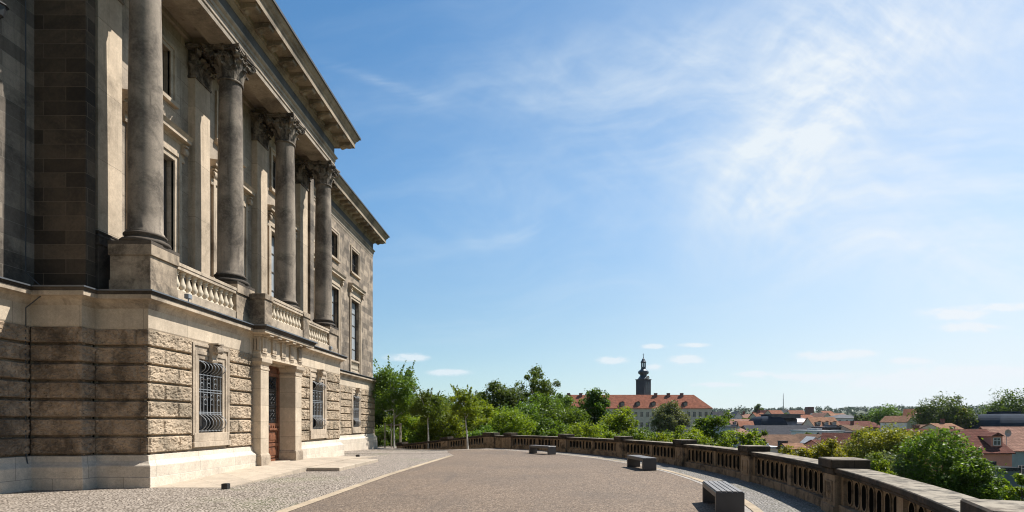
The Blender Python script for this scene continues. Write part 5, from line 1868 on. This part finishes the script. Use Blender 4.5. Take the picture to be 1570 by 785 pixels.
# castle
YCa = 300.0
xa, _, zr = W(850, 604, YCa)
xb = W(1091, 604, YCa)[0]
ze = W(862, 626, YCa)[2]
wcas = xb - xa
xc = xb - wcas / 2
zgc = float(z_terr(xc, YCa))
wins = []
for k in range(26):
    for zz in (4.6, 10.2):
        s_ = -wcas / 2 + 3 + k * (wcas - 6) / 25
        if zz > 4 and s_ > -wcas / 2 + 20:
            wins.append((s_, ze - zgc - zz, 1.5, 2.6, 'f'))
castle = house('long castle wing with hipped red tile roof, dormers and chimneys behind the terrace trees', xc, YCa + 9, zgc, wcas, 18, ze - zgc, zr - ze, 'castle', 'castle', 0, 'hip',
               wins, [(W(px, 0, YCa)[0] - xc, -1.0, 1.7, 1.6) for px in (873, 892, 1010, 1030, 1051)],
               [(W(px, 0, YCa)[0] - xc, 2.2, 2.2, 1.2) for px in (955, 979, 1003, 1052, 930, 905)], 0.6, 'castle', 'castle', None, 'dark')  # dark dormer walls: shade on their fronts put into the colour
for ch in castle.children:
    pass
# castle tower
YT = 322.0
tx_, _, _ = W(986.5, 604, YT)
zgt = float(z_terr(tx_, YT))


def tz(py):
    return W(986.5, py, YT)[2]


tw = 20 / F * YT / 2 * 0.80
ct = thing('castle_tower', 'dark baroque castle tower with clock faces, onion dome and lantern above the red roof', 'tower', (tx_, YT, zgt), R(38))
s = MB()
sq = lambda h: [(-h, -h), (h, -h), (h, h), (-h, h)]
s.prism(sq(tw), 0, tz(583) - zgt)
s.prism(sq(tw * 1.08), tz(583) - zgt, tz(581.5) - zgt)
build('tower_shaft', s, WALL['slate'], ct, local=True)
s = MB()
K = lambda py: tz(py) - zgt
oct_ = [(tw * 1.12, K(581.5)), (tw * 1.0, K(580)), (tw * 0.72, K(577)), (tw * 0.62, K(575.5)), (tw * 0.66, K(574.5)), (tw * 0.95, K(573)), (tw * 1.02, K(571.2)), (tw * 0.95, K(569)), (tw * 0.62, K(567)), (tw * 0.45, K(565.6)), (tw * 0.48, K(565))]
s.lathe(oct_, 0, 0, 8, False)
build('onion_dome', s, ROOF['copper'], ct, local=True)
s = MB()
for k in range(8):
    a = 2 * math.pi * k / 8
    s.tube([(tw * 0.38 * math.cos(a), tw * 0.38 * math.sin(a), K(565)), (tw * 0.38 * math.cos(a), tw * 0.38 * math.sin(a), K(556))], tw * 0.085, 5)
s.lathe([(tw * 0.45, K(565)), (tw * 0.45, K(562.5)), (tw * 0.2, K(562.4))], 0, 0, 8, False)
s.lathe([(tw * 0.52, K(556.2)), (tw * 0.55, K(555)), (tw * 0.38, K(553)), (tw * 0.28, K(551)), (tw * 0.10, K(549.2)), (0.12, K(547))], 0, 0, 8, False)
build('lantern', s, ROOF['copper'], ct, local=True)
s = MB()
s.tube([(0, 0, K(548)), (0, 0, K(542))], 0.13, 6)
s.lathe([(0.02, K(546.6)), (0.45, K(545.8)), (0.02, K(545.0))], 0, 0, 8)
s.box(-0.06, 0.06, -0.7, 0.7, K(543.3), K(543.0))
build('finial', s, WALL['slate'], ct, local=True)
M['dial'] = plain('clock dial', (0.75, 0.72, 0.62), 0.6)
for fx, fy, rot in ((0, -1, 0), (1, 0, 0)):
    for face in (0,):
        c_ = MB()
        n = 20
        zc = K(579.6)
        rr = tw * 0.34
        ox, oy = fx * (tw * 1.13), fy * (tw * 1.13)
        tx2, ty2 = -fy, fx
        vs = []
        for off in (-0.6, 0.05):
            vs += [(ox + fx * off + tx2 * rr * math.cos(2 * math.pi * k / n), oy + fy * off + ty2 * rr * math.cos(2 * math.pi * k / n), zc + rr * math.sin(2 * math.pi * k / n)) for k in range(n)]
        c_.add(vs, [tuple(range(n)), tuple(range(n, 2 * n))] + [(k, (k + 1) % n, n + (k + 1) % n, n + k) for k in range(n)])
        clk = build('clock_face', c_, M['dial'], ct, local=True)
        h_ = MB()
        for ang, ln in ((1.1, 0.8), (2.6, 0.5)):
            h_.tube([(ox + fx * 0.12, oy + fy * 0.12, zc), (ox + fx * 0.12 + tx2 * rr * ln * math.cos(ang), oy + fy * 0.12 + ty2 * rr * ln * math.cos(ang), zc + rr * ln * math.sin(ang))], 0.09, 4)
        h_.tube([(ox + fx * 0.1 + tx2 * rr * 0.97 * math.cos(t), oy + fy * 0.1 + ty2 * rr * 0.97 * math.cos(t), zc + rr * 0.97 * math.sin(t)) for t in np.linspace(0, 6.283, 21)], 0.12, 4)
        build('hand', h_, M['black'], clk, local=True)
s = MB()
for py in (590, 596, 601):
    for fx in (-1, 1):
        s.box(fx * tw * 0.35 - 0.35, fx * tw * 0.35 + 0.35, -tw - 0.05, -tw + 0.05, K(py), K(py) + 1.5)
        s.box(tw - 0.05, tw + 0.05, fx * tw * 0.35 - 0.35, fx * tw * 0.35 + 0.35, K(py), K(py) + 1.5)
build('louvre_opening', s, M['farwin'], ct, local=True)

H = [
    # label, x0, x1, ridge, eave, Y, depth, wall, roof, kind, rz, extra
    ('pink rendered house with dark red tile roof and dormer right of the large maple', 1484, 1550, 660, 694, 82, 9, 'pink', 'red', 'gable', R(6), dict(chim=((-1.6, 0.8, 0.5, 1.0),), dorm=((1.7, 1.9, 1.7, 0.75),), wins=[(1.6, 6.3, 0.95, 1.3, 'f'), (-1.2, 6.3, 0.95, 1.3, 'f')])),
    ('blue rendered house with sunbleached salmon roof at the right edge', 1546, 1640, 656, 691, 92, 11, 'blue', 'salmon', 'gable', 0, dict(wins=[(-2.9, 6.9, 1.0, 1.4, 'f'), (0, 6.9, 1.0, 1.4, 'f')])),
    ('dark red roofed house half hidden behind the large maple', 1412, 1484, 659, 690, 96, 9, 'brick', 'red', 'gable', 0, dict(chim=((-1.5, 0.5, 0.8, 1.0),))),
    ('terracotta roofed house with orange wall left of the linden', 1286, 1335, 666, 694, 88, 8, 'brick', 'red', 'gable', R(-35), {}),
    ('round topped dark hall of blue sheet metal among the roofs', 1166, 1208, 638, 654, 210, 14, 'slate', 'navy', 'roundhip', 0, dict(wins=())),
    ('barrel roofed hall of sunlit sheet metal joined to the dark hall', 1206, 1240, 640, 656, 212, 13, 'slate', 'metal', 'vault', 0, dict(wins=())),
    ('big slate roofed hall with a brick gable end', 1160, 1258, 653, 668, 165, 18, 'brick', 'slate', 'gable', R(-8), dict(wins=())),
    ('wide brown roofed barn in front of the slate roofed hall', 1160, 1234, 668, 684, 125, 12, 'cream', 'brown', 'gable', R(-8), dict(wins=())),
    ('brown gable roofed shed right of the wide brown barn', 1232, 1284, 667, 680, 128, 10, 'white', 'brown', 'gablex', R(8), dict(wins=())),
    ('low terracotta roof just above the balustrade coping', 1210, 1237, 682, 689, 96, 4.5, 'cream', 'tan', 'gable', 0, dict(wins=())),
    ('white flat roofed annex below the brown barn', 1172, 1200, 685, 688, 104, 7, 'white', 'white', 'flat', 0, dict(wins=())),
    ('pale pyramid roofed house behind the green bush', 1131, 1155, 656, 666, 120, 6, 'grey', 'salmon', 'hip', 0, {}),
    ('long grey flat roofed block left of the slate hall', 1120, 1185, 652, 655, 190, 20, 'grey', 'grey', 'flat', 0, {}),
    ('tan tiled house with three dormers in the middle of the town', 1250, 1290, 640, 655, 185, 10, 'cream', 'tan', 'gable', 0, dict(dorm=((-2.6, 1.3, 1.1, 0.7), (0, 1.3, 1.1, 0.7), (2.6, 1.3, 1.1, 0.7)))),
    ('dark flat roofed pavilion below the three dormered house', 1266, 1320, 653, 656, 172, 12, 'dark', 'grey', 'flat', 0, {}),
    ('white flat roofed building in front of the dark pavilion', 1248, 1290, 659, 662, 150, 12, 'white', 'white', 'flat', R(10), {}),
    ('pale grey flat roof right of the white flat roofed building', 1286, 1312, 661, 664, 152, 10, 'grey', 'grey', 'flat', 0, {}),
    ('long dark red roof below the linden\'s top', 1288, 1345, 646, 655, 205, 10, 'darkbrick', 'red', 'gable', 0, {}),
    ('long white walled block with grey roof far behind', 1282, 1326, 635, 641, 260, 14, 'white', 'grey', 'hip', 0, {}),
    ('white walled building between the metal hall and the dormered house', 1234, 1252, 642, 645, 220, 10, 'white', 'white', 'flat', 0, {}),
    ('dark purple slate roofed house beyond the spreading tree', 1098, 1128, 631, 646, 260, 12, 'grey', 'slate', 'gable', 0, {}),
    ('narrow white gabled house right of the purple slate roof', 1126, 1138, 631, 639, 255, 10, 'white', 'grey', 'gablex', 0, {}),
    ('orange roofed row with chimneys behind the three small dormers', 1136, 1176, 635, 643, 265, 10, 'darkbrick', 'salmon', 'gable', 0, dict(chim=((-3, 0, 0.9, 1.3), (1.5, 0, 0.9, 1.3)))),
    ('salmon roofed row with small dormers left of the round topped hall', 1122, 1162, 643, 652, 225, 9, 'cream', 'salmon', 'gable', 0, dict(dorm=((-3.4, 1.0, 0.9, 0.6), (-0.8, 1.0, 0.9, 0.6), (1.8, 1.0, 0.9, 0.6)))),
    ('orange gabled house beside the salmon row', 1158, 1178, 633, 647, 240, 9, 'cream', 'orange', 'gable', R(25), dict(chim=((0.5, 0, 0.9, 1.4),))),
    ('red gabled house right of the poplar', 1166, 1184, 629, 638, 350, 10, 'cream', 'red', 'gablex', R(10), {}),
    ('bright orange roof behind the round topped hall', 1182, 1202, 629, 635, 380, 10, 'cream', 'orange', 'gable', 0, {}),
    ('orange roof just right of the metal hall\'s top', 1224, 1250, 636, 643, 270, 10, 'cream', 'orange', 'gable', 0, {}),
    ('salmon gable roof left of the long white block', 1257, 1273, 633, 640, 300, 10, 'cream', 'salmon', 'gablex', R(15), {}),
    ('pale roofed row behind the long white block', 1270, 1300, 634, 638, 330, 10, 'white', 'tan', 'gable', 0, {}),
    ('white gabled house with tan roof in front of the big dark tree', 1380, 1405, 638, 647, 175, 9, 'white', 'tan', 'gablex', R(20), {}),
    ('steep orange roofed house with grey gable beside the big dark tree', 1402, 1424, 627, 645, 195, 9, 'grey', 'orange', 'gable', R(-40), {}),
    ('grey roofed apartment house with white dormers behind the dark tree', 1482, 1518, 633, 645, 220, 11, 'white', 'slate', 'gable', R(-15), dict(dorm=((-2.5, 1.3, 1.1, 0.8), (1.5, 1.3, 1.1, 0.8)))),
    ('white rendered house below the grey roofed apartment house', 1484, 1506, 644, 651, 190, 9, 'white', 'grey', 'gablex', R(12), {}),
    ('low ochre building left of the blue glass vault', 1503, 1532, 648, 651, 160, 9, 'ochre', 'brown', 'flat', 0, {}),
    ('dark blue glass vault with pale ridge at the right edge', 1533, 1625, 634, 657, 150, 17, 'bluegrey', 'navy', 'roundhip', 0, dict(wins=())),
    ('blue grey sheet metal garden building below the pink house', 1524, 1562, 720, 722, 58, 4, 'bluegrey', 'slate', 'flat', 0, dict(wins=(), over=0.12)),
    ('distant orange roofed house near the treeline left of the mast', 1184, 1198, 632, 637, 520, 10, 'cream', 'orange', 'gable', R(10), {}),
    ('distant white house right of the brick tower', 1248, 1262, 634, 638, 420, 10, 'white', 'grey', 'gable', 0, {}),
    ('distant grey roofed warehouse left of the poplar', 1100, 1128, 634, 638, 480, 16, 'grey', 'grey', 'hip', 0, {}),
    ('distant pale house under the treeline beyond the castle\'s right end', 1108, 1122, 633, 637, 600, 12, 'cream', 'tan', 'gable', R(20), {}),
    ('distant pale row of houses left of the dark red long roof', 1300, 1330, 640, 645, 300, 10, 'white', 'slate', 'gable', R(-10), {}),
    ('distant red roofed house right of the long dark red roof', 1330, 1352, 648, 656, 215, 9, 'cream', 'red', 'gable', R(15), {}),
    ('small orange roofed house just left of the slate roofed hall', 1140, 1160, 646, 654, 178, 8, 'cream', 'orange', 'gable', R(-15), {}),
    ('dark brown roofed house below the long dark red roof', 1300, 1330, 652, 660, 168, 9, 'cream', 'brown', 'gable', R(12), dict(chim=((1, 0, 0.8, 1.2),))),
    ('slate roofed house beside the linden\'s left shoulder', 1272, 1296, 664, 673, 132, 9, 'white', 'slate', 'gable', R(-12), {}),
    ('white gabled shed between the brown sheds', 1246, 1262, 671, 679, 118, 6, 'white', 'white', 'gablex', R(-10), dict(wins=())),
    ('small red roofed house in front of the brown gable shed', 1256, 1276, 676, 685, 108, 6, 'pink', 'red', 'gable', R(8), {}),
    ('distant row of orange roofs left of the brick tower', 1214, 1236, 629, 635, 480, 12, 'cream', 'orange', 'gable', R(-8), {}),
    ('distant orange roof right of the white house by the brick tower', 1262, 1280, 630, 635, 520, 12, 'cream', 'orange', 'gable', R(12), {}),
    ('distant slate roof just right of the mast', 1203, 1216, 628, 633, 560, 12, 'white', 'slate', 'gable', 0, {}),
    ('distant white block under the woods behind the rounded tree', 1384, 1400, 630, 635, 480, 12, 'white', 'grey', 'hip', 0, {}),
    ('brown roofed house tucked under the big dark town tree', 1424, 1446, 652, 662, 140, 8, 'cream', 'brown', 'gable', R(-20), {}),
    ('salmon roofed house behind the dark red roof by the maple', 1446, 1482, 650, 662, 128, 9, 'cream', 'tan', 'gable', R(8), dict(chim=((0.5, 0, 0.7, 1.1),))),
    ('distant pale house at the foot of the massive dark tree', 1502, 1516, 634, 641, 330, 9, 'white', 'slate', 'gable', R(20), {}),
]
for (lb, x0, x1, yr, ye, Y, d, wl, rf, kd, rz, ex) in H:
    big = any(q in lb for q in ('hall', 'vault', 'barn', 'block', 'pavilion', 'warehouse', 'shed', 'garden building'))
    ph(lb, x0, x1, yr, ye, Y, d, wl, rf, kd, rz, cat='building' if big else 'house', name='building' if big else 'house', **ex)
# raised roof deck of the round topped hall
x, _, z = W(1202, 636, 214)
s = MB()
s.box(x - 5.5, x + 5.5, 212, 222, z - 1.3, z)
s.box(x - 6.2, x + 6.2, 211.4, 222.6, z, z + 0.3)
tag(build('roof_lantern', s, ROOF['grey']), 'grey flat roof lantern on top of the round topped dark hall', 'roof lantern')
# black chimney block, brick tower, mast
x, _, z = W(1200, 677, 100)
s = MB()
s.box(x - 0.65, x + 0.65, 99.4, 100.6, z - 5, z)
s.box(x - 0.7, x + 0.7, 99.35, 100.65, z, z + 0.15)
tag(build('chimney_block', s, WALL['dark']), 'black square chimney block beside the low terracotta roof', 'chimney')
x, _, z = W(1241, 624, 470)
zg = float(z_terr(x, 470))
bt = thing('brick_tower', 'dark brick tower standing above the distant roofs', 'tower', (x, 470, zg))
s = MB()
hh = z - zg
s.box(-2.6, 2.6, -2.6, 2.6, 0, hh - 1.5)
for a in (-2.1, -0.7, 0.7, 2.1):
    s.box(a - 0.4, a + 0.4, -2.9, 2.9, hh - 1.5, hh)
build('wall', s, WALL['darkbrick'], bt, local=True)
x, _, z = W(1201, 603, 800)
zg = float(z_terr(x, 800))
s = MB()
s.tube([(x, 800, zg), (x, 800, z - 12), (x, 800, z)], [0.75, 0.5, 0.22], 6)
for q in range(5):
    zz = z - 4 - 5 * q
    s.tube([(x - 0.9, 800, zz), (x + 0.9, 800, zz)], 0.2, 4)
tag(build('radio_mast', s, WALL['grey'], recalc=False), 'thin grey radio mast rising above the wooded horizon', 'mast')
# satellite dish on the salmon roof
x, y, z = W(1543, 664, 90)
sd_ = thing('satellite_dish', 'grey satellite dish on a pole over the salmon roof', 'satellite dish', (x, y, z - 1.5))
s = MB()
s.tube([(0, 0, -0.6), (0, 0, 1.5)], 0.05, 6)
build('pole', s, WALL['grey'], sd_, local=True)
s = MB()
n = 16
vs = [(0.55 * q * math.cos(2 * math.pi * k / n), -0.15 - 0.18 * q * q, 1.5 + 0.6 * q * math.sin(2 * math.pi * k / n)) for q in (0.05, 0.5, 1.0) for k in range(n)]
s.add(vs, [(r0 * n + k, r0 * n + (k + 1) % n, (r0 + 1) * n + (k + 1) % n, (r0 + 1) * n + k) for r0 in range(2) for k in range(n)] + [tuple(range(n))], True)
build('dish', s, WALL['grey'], sd_, local=True, recalc=False)

# ------------------------------------------------------------------ wooded hills on the horizon
r_ = np.random.default_rng(99)
N = 2600
u = r_.uniform(-0.75, 1.05, N)
Yd = 560 + 1300 * r_.random(N) ** 1.2
X_, Y_ = u * Yd, Yd
ok = vnoise(X_ / 120, Y_ / 120, 8) > 0.22
X_, Y_ = X_[ok], Y_[ok]
Z_ = z_terr(X_, Y_)
hgt = r_.uniform(7, 13, len(X_)) * np.where(r_.random(len(X_)) < 0.04, 1.5, 1.0)
per = 60
d_ = r_.normal(size=(len(X_), per, 3))
d_ /= np.linalg.norm(d_, axis=2, keepdims=True)
P = np.stack([X_, Y_, Z_ + hgt * 0.55], -1)[:, None, :] + d_ * r_.uniform(0.3, 1.0, (len(X_), per, 1)) * np.stack([hgt * 0.55, hgt * 0.55, hgt * 0.5], -1)[:, None, :]
V = leaves(P.reshape(-1, 3), 1.7, r_, 0.5, 0.8)
fo = bpy.data.objects.new('forest', quads_mesh('forest', V, LEAF['far']))
COL.objects.link(fo)
tag(fo, 'dark wooded hills along the horizon', 'forest', kind='stuff')
# town greenery between the roofs and undergrowth on the slope under the terrace
for nm, lb, cnt, xr, yr_, sz, hh, lf in (('undergrowth', 'green undergrowth covering the slope below the terrace', 26000, (-60, 75), (30, 95), 0.22, 1.6, 'mid'),
                                         ('town_greenery', 'patches of garden greenery between the town houses', 9000, (60, 420), (110, 560), 1.1, 5.0, 'dark')):
    X_ = r_.uniform(*xr, cnt)
    Y_ = r_.uniform(*yr_, cnt)
    if nm == 'undergrowth':
        d2 = np.maximum(np.hypot(X_ - CX, Y_ - CY) - RB, Y_ - 49)
        k = (d2 > 1.5) & ((X_ > -12) | (Y_ > 50))
    else:
        k = vnoise(X_ / 30, Y_ / 30, 21) > 0.66
    X_, Y_ = X_[k], Y_[k]
    Zt = z_terr(X_, Y_) + hh * vnoise(X_ / (hh * 1.5), Y_ / (hh * 1.5), 4) * r_.uniform(0.2, 1, len(X_))
    V = leaves(np.stack([X_, Y_, Zt], -1), sz, r_, 0.6)
    fo = bpy.data.objects.new(nm, quads_mesh(nm, V, LEAF[lf]))
    COL.objects.link(fo)
    tag(fo, lb, 'greenery', kind='stuff')

# ------------------------------------------------------------------ the air over the valley
def haze():
    m = bpy.data.materials.new('summer haze')
    m.use_nodes = True
    t = m.node_tree
    t.nodes.clear()
    o_ = t.nodes.new('ShaderNodeOutputMaterial')
    v = t.nodes.new('ShaderNodeVolumePrincipled')
    v.inputs['Color'].default_value = (0.72, 0.82, 0.95, 1)
    v.inputs['Density'].default_value = 0.00005
    v.inputs['Anisotropy'].default_value = 0.2
    t.links.new(v.outputs[0], o_.inputs['Volume'])
    b = MB()
    b.box(-5100, 6100, -650, 6100, -32, 75)
    tag(build('haze', b, m), kind='stuff')
haze()
